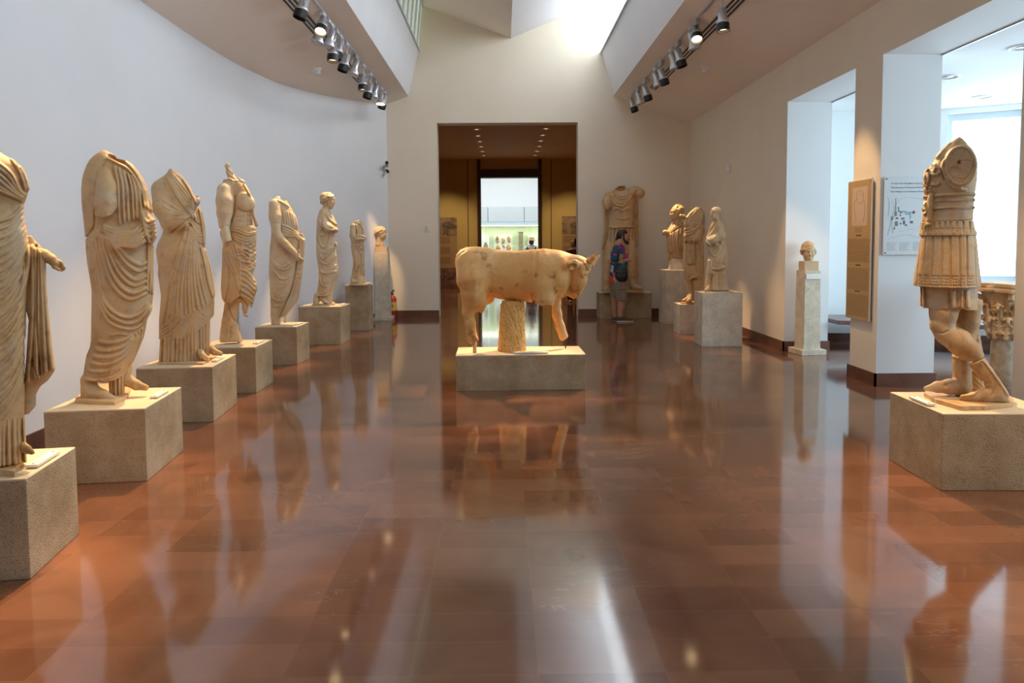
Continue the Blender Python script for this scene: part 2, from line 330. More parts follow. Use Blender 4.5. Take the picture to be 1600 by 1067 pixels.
plaque('white plaque lying beside the toes of the armoured statue', 'S', .30, .035, .22, 'L')
# head pillars
def pillar(label, C, ang, w, h, tw, bw, bh, mat):
    ca, sa = math.cos(ang), math.sin(ang); ux = np.array([ca, sa]); uy = np.array([-sa, ca]); c = np.array(C[:2])
    sq = lambda s: [c-ux*s-uy*s, c+ux*s-uy*s, c+ux*s+uy*s, c-ux*s+uy*s]
    t = thing('pillar', label, 'pillar', (c[0],c[1],0))
    m = MB(); m.prism(sq(bw/2), 0, bh); m.build('base_slab', MT[mat], t, bevel=.006)
    A = [(*p,bh) for p in sq(w/2)]+[(*p,h) for p in sq(tw/2)]
    m = MB(); m.hexa(A); m.build('shaft', MT[mat], t, bevel=.006)
    return t, c, ux, uy
pl1, pc1, _, _ = pillar('tall plain stone pillar carrying a head in front of the far wall', tuple(fl(599,499.5)[:2]), 0.0, .30, 1.375, .27, .40, .07, 'pale')
pl2, pc2, ux2, uy2 = pillar('slim stone pillar with a small name plate in the opening on the right', (4.19,9.62), .12, .245, 1.15, .225, .36, .075, 'pale')
# ---------------------------------------------------------------- carving tool: a distance field carved on a grid, then meshed
import openvdb
class Frame:
    """plane of a figure: o = point it stands on; crop drawings are turned into metres at that point"""
    def __init__(s, o):
        s.o = np.array(o, float); s.p0 = proj(s.o); s.p1 = proj(s.o+[0,0,2])
        dv = s.o[:2]-EYE[:2]; s.D = np.linalg.norm(dv); s.ey = np.array([*dv/s.D, 0]); s.ex = np.array([s.ey[1], -s.ey[0], 0])
        Z = -(RC.T @ (s.o-EYE))[2]; fwd = np.array([math.sin(YAW), math.cos(YAW)]); ct = float(np.dot(dv/s.D, fwd))
        s.sx = F/(Z*ct); s.sy = F/Z; s.H = EYE[2]-s.o[2]
    def w(s, px, py, dep, ground=True):
        px, py, dep = (np.asarray(v, float) for v in (px, py, dep))
        z = 2*(s.p0[1]-py)/(s.p0[1]-s.p1[1]); x = (px-(s.p0[0]+(s.p1[0]-s.p0[0])*z/2))/s.sx; y = dep/s.sy
        if ground:
            z = z-np.clip((.5-z)/.4, 0, 1)*s.H*y/s.D
            z = np.maximum(z, 0)
        return s.o+x[...,None]*s.ex+y[...,None]*s.ey+z[...,None]*np.array([0,0,1.])
def spl(P, n=24):
    P = np.asarray(P, float)
    return crom(P, np.linspace(0, len(P)-1, n)) if len(P) > 1 else P
CR = {}; FOLD = 1.7
class Carve:
    def __init__(s, crop, box, half, h):
        s.use(crop); x0, y0, x1, y1 = box; s.h = h
        s.x = np.arange(s.cx(x0)-3*h, s.cx(x1)+3*h, h, dtype=np.float32); s.y = np.arange(s.cy(y0)-3*h, s.cy(y1)+3*h, h, dtype=np.float32)
        D = half/s.k+2*h; s.z = np.arange(-D, D+h, h, dtype=np.float32)
        s.d = np.full((len(s.x), len(s.z), len(s.y)), 12*h, np.float32)
        s.disp = np.zeros((len(s.x), len(s.y)), np.float32); s.cre = np.zeros_like(s.disp)
    def use(s, crop): s.ox, s.oy, s.k = CR[crop]; return s
    def cx(s, v): return s.ox+np.asarray(v, float)/s.k
    def cy(s, v): return s.oy+np.asarray(v, float)/s.k
    def uni(s, sl, v, k):
        a = s.d[sl]
        if k:
            k = k/s.k; hh = np.clip(.5+.5*(a-v)/k, 0, 1); s.d[sl] = (a*(1-hh)+v*hh-k*hh*(1-hh))
        else: s.d[sl] = np.minimum(a, v)
    def sub(s, sl, v, k=0):
        a = s.d[sl]
        if k:
            k = k/s.k; hh = np.clip(.5-.5*(a+v)/k, 0, 1); s.d[sl] = a*(1-hh)-v*hh+k*hh*(1-hh)
        else: s.d[sl] = np.maximum(a, -v)
    def sl(s, x0, x1, z0, z1, y0, y1, m):
        f = lambda g, a, b: slice(max(0, int(np.searchsorted(g, a-m))), max(1, int(np.searchsorted(g, b+m))))
        return (f(s.x, x0, x1), f(s.z, z0, z1), f(s.y, y0, y1))
    def loft(s, rows, dr=.62, dy=0.0, k=0, sm=1.5, pw=2.0, field=False):
        """rows (y, xleft, xright[, depth ratio[, depth shift]]) in crop units"""
        R = [(r[0], r[1], r[2], r[3] if len(r) > 3 else dr, r[4] if len(r) > 4 else dy) for r in rows]; R = np.array(R, float)
        yy = s.cy(R[:,0]); g = s.y.astype(float)
        def it(v):
            a = np.interp(g, yy, v)
            if sm:
                n = int(3*sm/s.h)+1; ker = np.exp(-.5*(np.arange(-n, n+1)*s.h/sm)**2); ker /= ker.sum(); a = np.convolve(np.pad(a, n, mode='edge'), ker, 'valid')
            return a
        xl, xr = it(s.cx(R[:,1])), it(s.cx(R[:,2])); rx = np.maximum((xr-xl)/2, .3*s.h); c = (xl+xr)/2; ry = np.maximum(rx*it(R[:,3]), .3*s.h); cz = it(R[:,4]/s.k)
        m = 8*s.h; sl = s.sl(xl.min(), xr.max(), -1e3, 1e3, yy[0], yy[-1], m)
        X = (s.x[sl[0]][:,None,None]-c[None,None,sl[2]]).astype(np.float32); Z = (s.z[sl[1]][None,:,None]-cz[None,None,sl[2]]).astype(np.float32)
        rx_ = rx[None,None,sl[2]].astype(np.float32); ry_ = ry[None,None,sl[2]].astype(np.float32)
        A = X/rx_; B = Z/ry_
        if pw == 2.0:
            k0 = np.sqrt(A*A+B*B); k1 = np.sqrt((A/rx_)**2+(B/ry_)**2)+1e-6; v = k0*(k0-1)/k1
        else:
            k0 = (np.abs(A)**pw+np.abs(B)**pw)**(1/pw); v = (k0-1)*np.minimum(rx_, ry_)
        Y = s.y[sl[2]][None,None,:]
        v = np.maximum(v, np.maximum(yy[0]-Y, Y-yy[-1])).astype(np.float32)
        if field: return sl, v
        s.uni(sl, v, k); return s
    def loftx(s, rows, dr=.6, k=0, sm=1.5):
        """rows (x, ytop, ybottom[, depth ratio[, depth shift]]): a body lying along x"""
        R = np.array([(r[0], r[1], r[2], r[3] if len(r) > 3 else dr, r[4] if len(r) > 4 else 0) for r in rows], float)
        xx = s.cx(R[:,0]); g = s.x.astype(float)
        def it(v):
            a = np.interp(g, xx, v); n = int(3*sm/s.h)+1; ker = np.exp(-.5*(np.arange(-n, n+1)*s.h/sm)**2); ker /= ker.sum()
            return np.convolve(np.pad(a, n, mode='edge'), ker, 'valid')
        yt, yb = it(s.cy(R[:,1])), it(s.cy(R[:,2])); ry = np.maximum((yb-yt)/2, .3*s.h); c = (yt+yb)/2; rz = np.maximum(ry*it(R[:,3]), .3*s.h); cz = it(R[:,4]/s.k)
        sl = s.sl(xx[0], xx[-1], -1e3, 1e3, yt.min(), yb.max(), 8*s.h); e = lambda a: a[sl[0]][:,None,None].astype(np.float32)
        ry_, rz_ = e(ry), e(rz); A = (s.y[sl[2]][None,None,:]-e(c))/ry_; B = (s.z[sl[1]][None,:,None]-e(cz))/rz_
        k0 = np.sqrt(A*A+B*B); k1 = np.sqrt((A/ry_)**2+(B/rz_)**2)+1e-6; v = k0*(k0-1)/k1
        X = s.x[sl[0]][:,None,None]; v = np.maximum(v, np.maximum(xx[0]-X, X-xx[-1])).astype(np.float32); s.uni(sl, v, k); return s
    def chain(s, P, r, k=0, op='uni', fz=1.0):
        """P: (x, y, depth) crop units, r: one radius or one per point; fz flattens in depth"""
        P = [(p[0], p[1], p[2] if len(p) > 2 else 0) for p in P]; r = list(r) if isinstance(r, (list, tuple)) else [r]*len(P)
        Q = [np.array([s.cx(p[0]), p[2]/s.k, s.cy(p[1])]) for p in P]; r = [v/s.k for v in r]
        if len(Q) == 1: Q = Q*2; r = r*2
        m = (k/s.k)+4*s.h
        for a, b, ra, rb in zip(Q, Q[1:], r, r[1:]):
            R = max(ra, rb); lo = np.minimum(a, b)-R; hi = np.maximum(a, b)+R
            sl = s.sl(lo[0], hi[0], lo[1], hi[1], lo[2], hi[2], m)
            X = s.x[sl[0]][:,None,None]-a[0]; Z = s.z[sl[1]][None,:,None]-a[1]; Y = s.y[sl[2]][None,None,:]-a[2]; d = b-a; L = float(np.dot(d, d))+1e-9
            t = np.clip((X*d[0]+Z*d[1]+Y*d[2])/L, 0, 1); v = np.sqrt((X-t*d[0])**2+((Z-t*d[1])/fz)**2+(Y-t*d[2])**2)-(ra+(rb-ra)*t)
            (s.uni if op == 'uni' else s.sub)(sl, v.astype(np.float32), k)
        return s
    def ell(s, c, r, k=0, op='uni', rot=0.0):
        c3 = np.array([s.cx(c[0]), (c[2] if len(c) > 2 else 0)/s.k, s.cy(c[1])]); r3 = np.array([r[0], r[2] if len(r) > 2 else r[0], r[1]])/s.k
        R = max(r3); sl = s.sl(c3[0]-R, c3[0]+R, c3[1]-r3[1], c3[1]+r3[1], c3[2]-R, c3[2]+R, k/s.k+4*s.h)
        X = s.x[sl[0]][:,None,None]-c3[0]; Z = s.z[sl[1]][None,:,None]-c3[1]; Y = s.y[sl[2]][None,None,:]-c3[2]
        if rot: X, Y = X*math.cos(rot)+Y*math.sin(rot), -X*math.sin(rot)+Y*math.cos(rot)
        k0 = np.sqrt((X/r3[0])**2+(Z/r3[1])**2+(Y/r3[2])**2); k1 = np.sqrt((X/r3[0]**2)**2+(Z/r3[1]**2)**2+(Y/r3[2]**2)**2)+1e-6
        (s.uni if op == 'uni' else s.sub)(sl, (k0*(k0-1)/k1).astype(np.float32), k); return s
    def cut(s, P, below=True, z=None):
        """removes what lies below (or above) a line drawn across the figure"""
        P = np.array(P, float); yy = np.interp(s.x, s.cx(P[:,0]), s.cy(P[:,1])); v = (s.y[None,:]-yy[:,None])*.8
        if not below: v = -v
        s.d = np.maximum(s.d, v[:,None,:].astype(np.float32)); return s
    def poly(s, P, n=26): Q = spl(P, n); return np.stack([s.cx(Q[:,0]), s.cy(Q[:,1])], 1)
    def ridge(s, P, w, amp, fade=.12, n=26, crease=False):
        Q = s.poly(P, n) if not isinstance(P, np.ndarray) else P; w = w/s.k; amp = amp*(1.0 if crease else FOLD)/s.k
        i0, i1 = np.searchsorted(s.x, [Q[:,0].min()-w, Q[:,0].max()+w]); j0, j1 = np.searchsorted(s.y, [Q[:,1].min()-w, Q[:,1].max()+w])
        if i1 <= i0 or j1 <= j0: return s
        X, Y = np.meshgrid(s.x[i0:i1], s.y[j0:j1], indexing='ij'); best = np.full(X.shape, 1e9); bt = np.zeros(X.shape); m = len(Q)-1
        for q in range(m):
            a, b = Q[q], Q[q+1]; d = b-a; L = d@d+1e-9; t = np.clip(((X-a[0])*d[0]+(Y-a[1])*d[1])/L, 0, 1); e = (X-a[0]-t*d[0])**2+(Y-a[1]-t*d[1])**2
            u = e < best; best = np.where(u, e, best); bt = np.where(u, (q+t)/m, bt)
        p = np.clip(1-best/w**2, 0, 1)**(.75 if not crease else 1)
        if fade: p = p*np.clip(np.minimum(bt, 1-bt)/fade, 0, 1)**.6
        T = s.cre if crease else s.disp; T[i0:i1, j0:j1] = np.maximum(T[i0:i1, j0:j1], amp*p); return s
    def fam(s, A, B, n, w, amp, fade=.12, jit=.25):
        a, b = s.poly(A), s.poly(B)
        if n > 1: gap = np.median(np.hypot(*(b-a)[4:-4].T))*s.k/(n-1); w = min(w, max(.66*gap, 1.3*s.h*s.k)); amp = min(amp, 1.1*w)
        for i in range(n):
            t = (i+rng.uniform(-.15, .15))/(n-1) if n > 1 else .5; s.ridge(a*(1-t)+b*t, w*rng.uniform(.8, 1.2), amp*rng.uniform(1-jit, 1.1), fade)
            if n > 2 and i < n-1 and rng.uniform() < .75:                # a finer crease-like fold between two large ones
                t = (i+rng.uniform(.38, .62))/(n-1); q = a*(1-t)+b*t; m = len(q); i0 = int(rng.uniform(0, .4)*m); q = q[i0:max(i0+6, int(rng.uniform(.6, 1)*m))]; s.ridge(q, w*.42, amp*.42, .3)
        return s
    def crease(s, P, w, amp, fade=.1): return s.ridge(P, w, amp, fade, crease=True)
    def carve(s, back=.6):
        """applies the drawn folds to the surface carved so far"""
        wz = np.clip(.5-s.z/(6*s.h), 0, 1)*(1-back)+back
        s.d -= ((s.disp-s.cre)[:,None,:]*wz[None,:,None]).astype(np.float32); s.disp[:] = 0; s.cre[:] = 0; return s
    def chips(s, box, amp, f=1.0, seed=1):
        x0, y0, x1, y1 = box; sl = s.sl(s.cx(x0), s.cx(x1), -1e3, 1e3, s.cy(y0), s.cy(y1), 0); r = np.random.default_rng(seed); v = 0
        X, Z, Y = s.x[sl[0]][:,None,None], s.z[sl[1]][None,:,None], s.y[sl[2]][None,None,:]
        for q in range(7):
            a = r.normal(size=3)*f*(.25+.13*q); v = v+np.abs(np.sin(a[0]*X+a[1]*Y+a[2]*Z+r.uniform(0, 6)))/(1+.35*q)
        s.d[sl] += ((v-v.mean())*amp/s.k).astype(np.float32); return s
    def mesh(s, name, mat, fr, parent, ground=True, label=None):
        d = np.clip(s.d, -6*s.h, 6*s.h); e = s.h
        for ax in range(3):
            ix = [slice(None)]*3
            for q in (0, -1): ix[ax] = q; d[tuple(ix)] = np.maximum(d[tuple(ix)], e)
        g = openvdb.FloatGrid(); g.background = 6*s.h; g.copyFromArray(np.ascontiguousarray(d)); P, Tr, Q = g.convertToPolygons(isovalue=0.0)
        W = fr.w(s.x[0]+P[:,0]*s.h, s.y[0]+P[:,2]*s.h, s.z[0]+P[:,1]*s.h, ground)
        faces = Q.astype(int); c = W.mean(0); a, b, e_ = W[faces[:,0]]-c, W[faces[:,1]]-c, W[faces[:,2]]-c
        if np.einsum('ij,ij->i', a, np.cross(b, e_)).sum() < 0: faces = faces[:, ::-1]
        o = mk(name, W, faces, mat, parent, True, label); s.d = None; return o
def ground_at(px, py, z): return fl(px, py, z)
def plinth(name, pts, z, h, mat, parent):
    """flat stone plinth: outline given by points on the pedestal top"""
    P = [fl(x, y, z)[:2] for x, y in pts]; c = sum(P)/len(P)
    m = MB(); n = 5; R = []
    for i in range(len(P)):
        a, b = P[i], P[(i+1)%len(P)]
        for j in range(n): R.append(a+(b-a)*j/n+rng.normal(size=2)*.004)
    m.prism(R, z, z+h); return m.build(name, mat, parent, bevel=.004)
CR.update(A=(0,220,4.1), B=(110,225,4.853), C=(230,255,6.275), D=(330,250,7.353), E=(410,295,9.275), F=(485,290,10.67), G=(535,335,8.894), H=(925,280,5.611),
          I=(1030,310,6.275), J=(1085,315,7.114), K=(1410,200,6.274), K3=(1430,450,5.082), L=(1235,370,15.25), M=(940,350,6.667), N=(680,360,3.954), NH=(840,370,9.7), Z=(0,0,1))
MA, MA2 = MT['marble'], MT['marble2']
# ---- headless woman, mantle over the arm (cut by the frame)
def statue_a():
    o = PG['P1'][0].copy(); o = fl(-8, 735, o[2]); f = Frame(o)
    t = thing('draped_statue', 'headless draped statue with an outstretched forearm, cut by the left edge', 'statue', o)
    s = Carve('A', (-345,30,215,2080), 230, 1.35)
    s.loft([(30,-70,-25),(60,-140,20),(90,-200,75),(130,-240,135),(180,-265,168),(230,-280,182),(290,-285,184),(340,-270,170),(385,-255,152),(440,-252,150),(500,-265,157),(560,-290,174),(620,-312,188),(700,-325,192),(800,-330,188),(950,-330,178),(1100,-325,170),(1300,-315,166),(1500,-300,166),(1700,-285,164),(1830,-270,158),(2000,-262,140)], .60)
    s.fam([(-110,60),(60,180),(120,290),(165,330)], [(-200,180),(-60,280),(60,330),(150,360)], 6, 20, 17, .08)
    s.fam([(60,75),(120,170),(165,300)], [(110,125),(155,200),(178,290)], 2, 16, 14)
    s.fam([(-220,430),(-60,490),(60,470),(150,385)], [(-260,880),(-60,930),(60,860),(178,640)], 9, 17, 10, .1)
    s.fam([(-260,950),(-60,1000),(60,930),(150,800)], [(-250,1240),(-60,1280),(60,1200),(140,1080)], 5, 16, 9, .1)
    s.ridge([(186,640),(180,760),(150,900),(95,1010),(-40,1110),(-200,1160)], 20, 16); s.ridge([(165,760),(120,960),(20,1060),(-120,1130)], 15, 12)
    s.fam([(150,1120),(60,1250),(-60,1320),(-220,1330)], [(165,1480),(90,1640),(0,1760),(-140,1850)], 7, 20, 10, .1)
    s.crease([(165,1250),(170,1420),(165,1560)], 14, 16)
    s.carve().cut([(-345,2010),(-150,2020),(0,1985),(80,1925),(160,1850),(215,1800)])
    s.mesh('mantle', MA, f, t)
    s = Carve('A', (-290,1750,230,2120), 200, 1.2)
    s.loft([(1750,-230,140),(1900,-240,150),(2000,-250,160),(2085,-262,168)], .55)
    s.fam([(-240,1790),(-250,2085)], [(150,1790),(165,2080)], 13, 17, 16, 0); s.carve(); s.mesh('tunic', MA, f, t)
    s = Carve('A', (100,1930,260,2080), 160, 1.0)
    s.chain([(150,1985,-60),(180,2010,-110),(205,2030,-140)], [34,26,18], 14)
    for i in range(5): s.chain([(180+i*7,2012+i*2,-118-i*2),(192+i*7,2030+i*2,-140)], 7, 4)
    s.mesh('foot', MA, f, t)
    s = Carve('A', (60,580,400,1790), 120, 1.2)
    s.loft([(585,172,205),(620,164,232),(650,160,266),(690,160,290),(740,162,293),(830,166,293),(940,168,298),(1067,168,311),(1145,188,325),(1285,178,346),(1420,170,362),(1490,165,371),(1520,162,350),(1560,160,318),(1590,160,270),(1640,158,240),(1720,156,240),(1770,154,190)], .5)
    s.fam([(205,640),(212,900),(205,1250),(180,1560)], [(285,690),(297,960),(318,1200),(352,1490)], 4, 26, 22, .04)
    s.crease([(236,640),(236,900),(240,1200),(262,1520)], 9, 30, .03); s.crease([(205,1400),(245,1540)], 8, 22)
    s.carve(.9); s.mesh('hanging_cloak', MA, f, t)
    s = Carve('A', (210,640,450,860), 110, 1.0)
    s.chain([(205,690,10),(290,715,-20),(345,745,-40)], [45,40,36], 12); s.ell((365,770,-45), (36,30,34), 10)
    for i, (dy, L) in enumerate(((-14,50),(2,58),(18,55),(32,42))): s.chain([(370,760+dy,-50+i*10),(372+L*.6,775+dy*.8,-62+i*8),(370+L,800+dy*.5,-55+i*8)], [13,12,10], 4)
    s.chain([(350,790,-62),(390,812,-75)], [13,10], 4); s.mesh('forearm', MA, f, t)
    z = o[2]; plinth('plinth', [(-70,742),(22,746),(38,722),(24,706),(-60,704)], z, .03, MA, t)
statue_a()
# ---- toga statue with broken arm
def statue_b():
    o = PG['P2'][0].copy(); o = o+np.array([-.02,.03,0]); f = Frame(o); z = o[2]
    t = thing('draped_statue', 'headless toga statue with a broken right arm and covered feet', 'statue', o)
    s = Carve('B', (75,30,670,1830), 200, 1.25)
    s.loft([(42,238,270,.8,30),(60,210,312,.7,20),(85,178,352,.62,12),(115,150,422,.55,5),(150,132,468,.52),(200,111,510,.53),(260,95,545,.55),(340,88,580,.57),(430,90,605,.58),(520,99,626,.58),(600,107,644,.58),(680,115,650,.58),(720,119,636,.58),(800,122,632,.58),(900,133,633,.58),(1000,150,633,.58),(1095,163,633,.58),(1150,163,633,.58),(1245,161,622,.58),(1300,160,602,.58),(1330,160,585,.58),(1400,159,576,.58),(1470,157,560,.6),(1520,150,540,.6),(1580,125,512,.62),(1650,112,482,.64),(1700,105,450,.66),(1750,98,425,.68),(1830,92,400,.7)], sm=1.2)
    s.chain([(255,670,-95),(360,715,-150),(470,715,-150),(565,640,-100)], [52,58,60,52], 40)
    s.chain([(545,480,-110),(580,590,-115),(610,690,-85)], [28,52,44], 30)
    s.fam([(335,160),(362,300),(368,460),(378,610)], [(485,235),(515,330),(528,450),(535,560)], 6, 15, 14, .08)
    s.fam([(405,110),(490,210),(540,320),(560,480)], [(455,130),(555,270),(600,400),(622,500)], 4, 14, 15, .06)
    s.ridge([(280,105),(350,140),(430,180),(500,270),(540,380)], 14, 14)
    s.fam([(240,610),(330,640),(450,650),(550,590)], [(250,690),(370,748),(490,762),(572,712)], 5, 15, 13, .06)
    s.fam([(535,520),(575,585),(640,560)], [(560,620),(600,735),(648,670)], 5, 14, 13, .1)
    s.ridge([(535,500),(548,600),(575,700)], 15, 15)
    s.fam([(330,745),(430,850),(520,905),(578,880)], [(215,650),(255,900),(335,1080),(450,1170),(590,1120)], 6, 17, 13, .06)
    s.fam([(160,760),(205,1000),(260,1180),(380,1290),(500,1290),(600,1200)], [(150,860),(190,1090),(280,1300),(420,1378),(530,1360),(622,1230)], 3, 17, 13, .06)
    s.fam([(590,740),(588,930),(580,1110)], [(625,745),(628,950),(626,1140)], 3, 12, 13, .05)
    s.fam([(150,740),(170,900),(215,1080)], [(215,640),(245,860),(270,1080)], 4, 16, 10, .1)
    s.crease([(118,705),(160,655),(186,600),(190,460)], 9, 16); s.crease([(200,400),(205,280),(250,150),(282,118)], 10, 13); s.ridge([(165,880),(190,860),(190,760)], 10, 8)
    s.fam([(200,1480),(300,1498),(400,1480),(470,1440)], [(108,1740),(180,1770),(300,1760),(400,1690),(500,1560)], 6, 17, 12, .08)
    s.ridge([(300,1428),(380,1422),(440,1440)], 10, 9)
    s.fam([(480,1450),(440,1600),(330,1720)], [(545,1390),(520,1530),(440,1690)], 4, 13, 12, .08)
    s.carve(.8)
    s.ell((352,112,-20), (78,26,75), 8, 'sub', .44)
    s.cut([(60,1755),(110,1765),(250,1802),(330,1790),(400,1756),(470,1700),(640,1500)])
    s.mesh('toga', MA, f, t)
    s = Carve('B', (150,170,380,590), 230, 1.2)
    s.chain([(262,240,-70),(275,330,-105),(272,440,-135),(270,540,-150)], [70,80,82,80], 20); s.cut([(140,520),(200,545),(250,560),(310,535),(360,470)]); s.chips((150,430,380,590), 5, .5); s.mesh('broken_arm', MA, f, t)
    s = Carve('B', (60,1690,640,2000), 260, 1.2)
    s.chain([(140,1770,20),(150,1850,-10),(250,1900,-80),(330,1935,-150)], [62,64,46,26], 20); s.ell((130,1900,0), (48,50,60), 20); s.mesh('foot', MA, f, t)
    s = Carve('B', (350,1690,640,1940), 200, 1.2)
    s.chain([(430,1700,0),(425,1790,-5),(500,1840,-40),(575,1868,-70)], [40,48,38,24], 18); s.mesh('foot', MA, f, t)
    s = Carve('B', (270,1700,430,1930), 160, 1.1); s.loft([(1700,290,420),(1800,298,412),(1920,305,405)], .6); s.fam([(305,1720),(312,1925)], [(395,1720),(395,1925)], 4, 18, 18, 0); s.carve(); s.mesh('tunic', MA, f, t)
    plinth('plinth', [(117,631),(180,633),(200,622),(205,612),(196,604),(150,604),(128,614)], z, .025, MA, t)
statue_b()
# ---- woman wrapped in a mantle
def statue_c():
    o = PG['P3'][0].copy(); f = Frame(o); z = o[2]
    t = thing('draped_statue', 'headless woman tightly wrapped in a mantle with pleated hem', 'statue', o)
    s = Carve('C', (55,40,680,1730), 200, .95)
    s.loft([(52,222,238,.9),(90,200,292,.75),(120,172,348,.62),(150,130,356,.6),(190,92,385,.6),(240,72,425,.6),(320,74,462,.6),(400,90,490,.62),(470,110,525,.62),(540,132,545,.6),(600,160,558,.6),(640,163,563,.6),(700,146,566,.6),(770,111,564,.6),(840,92,568,.6),(900,98,583,.6),(1000,114,612,.58),(1073,110,626,.58),(1173,124,642,.58),(1273,138,657,.58),(1373,133,662,.58),(1493,121,658,.58),(1600,119,640,.58),(1720,119,630,.58)], sm=1.0)
    s.chain([(120,250,0),(150,440,-70),(230,580,-110),(330,570,-140),(430,520,-130)], [70,80,80,62,40], 50)
    s.chain([(440,420,-90),(480,370,-95),(497,340,-80)], [42,34,18], 24); s.chain([(470,335,-90),(495,318,-85)], [12,9], 6)
    s.fam([(240,100),(360,240),(460,400)], [(195,135),(300,330),(400,460),(445,510)], 5, 17, 10, .08)
    s.ridge([(345,140),(400,230),(440,310),(480,400)], 14, 12); s.ridge([(395,205),(430,260),(450,320)], 12, 9)
    s.fam([(150,360),(280,440),(420,530)], [(180,560),(280,530),(400,538)], 4, 14, 6)
    s.crease([(235,672),(310,620),(400,548),(440,530)], 10, 15); s.crease([(450,470),(460,560),(520,600)], 10, 12)
    s.fam([(420,570),(480,660),(540,690)], [(470,640),(510,760),(545,760)], 4, 12, 9)
    s.fam([(400,590),(300,860),(220,1150),(150,1560)], [(470,640),(490,900),(520,1130),(590,1400)], 11, 15, 9, .06)
    s.fam([(330,1330),(260,1500),(140,1600)], [(350,1480),(290,1600),(180,1690)], 4, 15, 8)
    s.fam([(505,420),(540,600),(560,820)], [(528,430),(562,640),(566,800)], 2, 12, 12)
    s.fam([(520,800),(560,960),(600,1160),(650,1320)], [(560,830),(610,980),(645,1160),(660,1300)], 3, 15, 13, .06)
    s.crease([(520,980),(560,1240),(600,1410)], 8, 8); s.crease([(525,1480),(560,1500)], 8, 6)
    s.carve(.8).cut([(50,1690),(125,1705),(220,1716),(340,1712),(470,1665),(560,1590),(650,1500),(690,1460)])
    s.mesh('mantle', MA, f, t)
    s = Carve('C', (110,1450,640,2000), 190, .95)
    s.loft([(1450,150,610),(1600,148,614),(1700,142,615),(1850,132,614),(1975,120,612)], .55)
    s.fam([(150,1600),(130,1970)], [(470,1600),(480,1960)], 10, 19, 15, 0); s.fam([(490,1600),(500,1870)], [(605,1500),(605,1900)], 5, 16, 15, 0); s.carve(.8); s.mesh('pleated_tunic', MA, f, t)
    s = Carve('C', (460,1820,650,1960), 230, .8); s.chain([(520,1860,-150),(545,1905,-185),(580,1925,-205)], [34,32,22], 14)
    for i in range(5): s.chain([(548+i*15,1920-i*2,-205+i*9),(562+i*14,1938-i*4,-222+i*9)], [12,9], 5)
    s.mesh('foot', MA, f, t)
    s = Carve('C', (590,1780,760,1920), 130, .8); s.chain([(620,1830,-20),(660,1865,-40),(725,1888,-60)], [40,34,22], 14); s.mesh('foot', MA, f, t)
    plinth('plinth', [(247,570),(318,570),(336,560),(342,551),(258,551)], z, .018, MA, t)
statue_c()
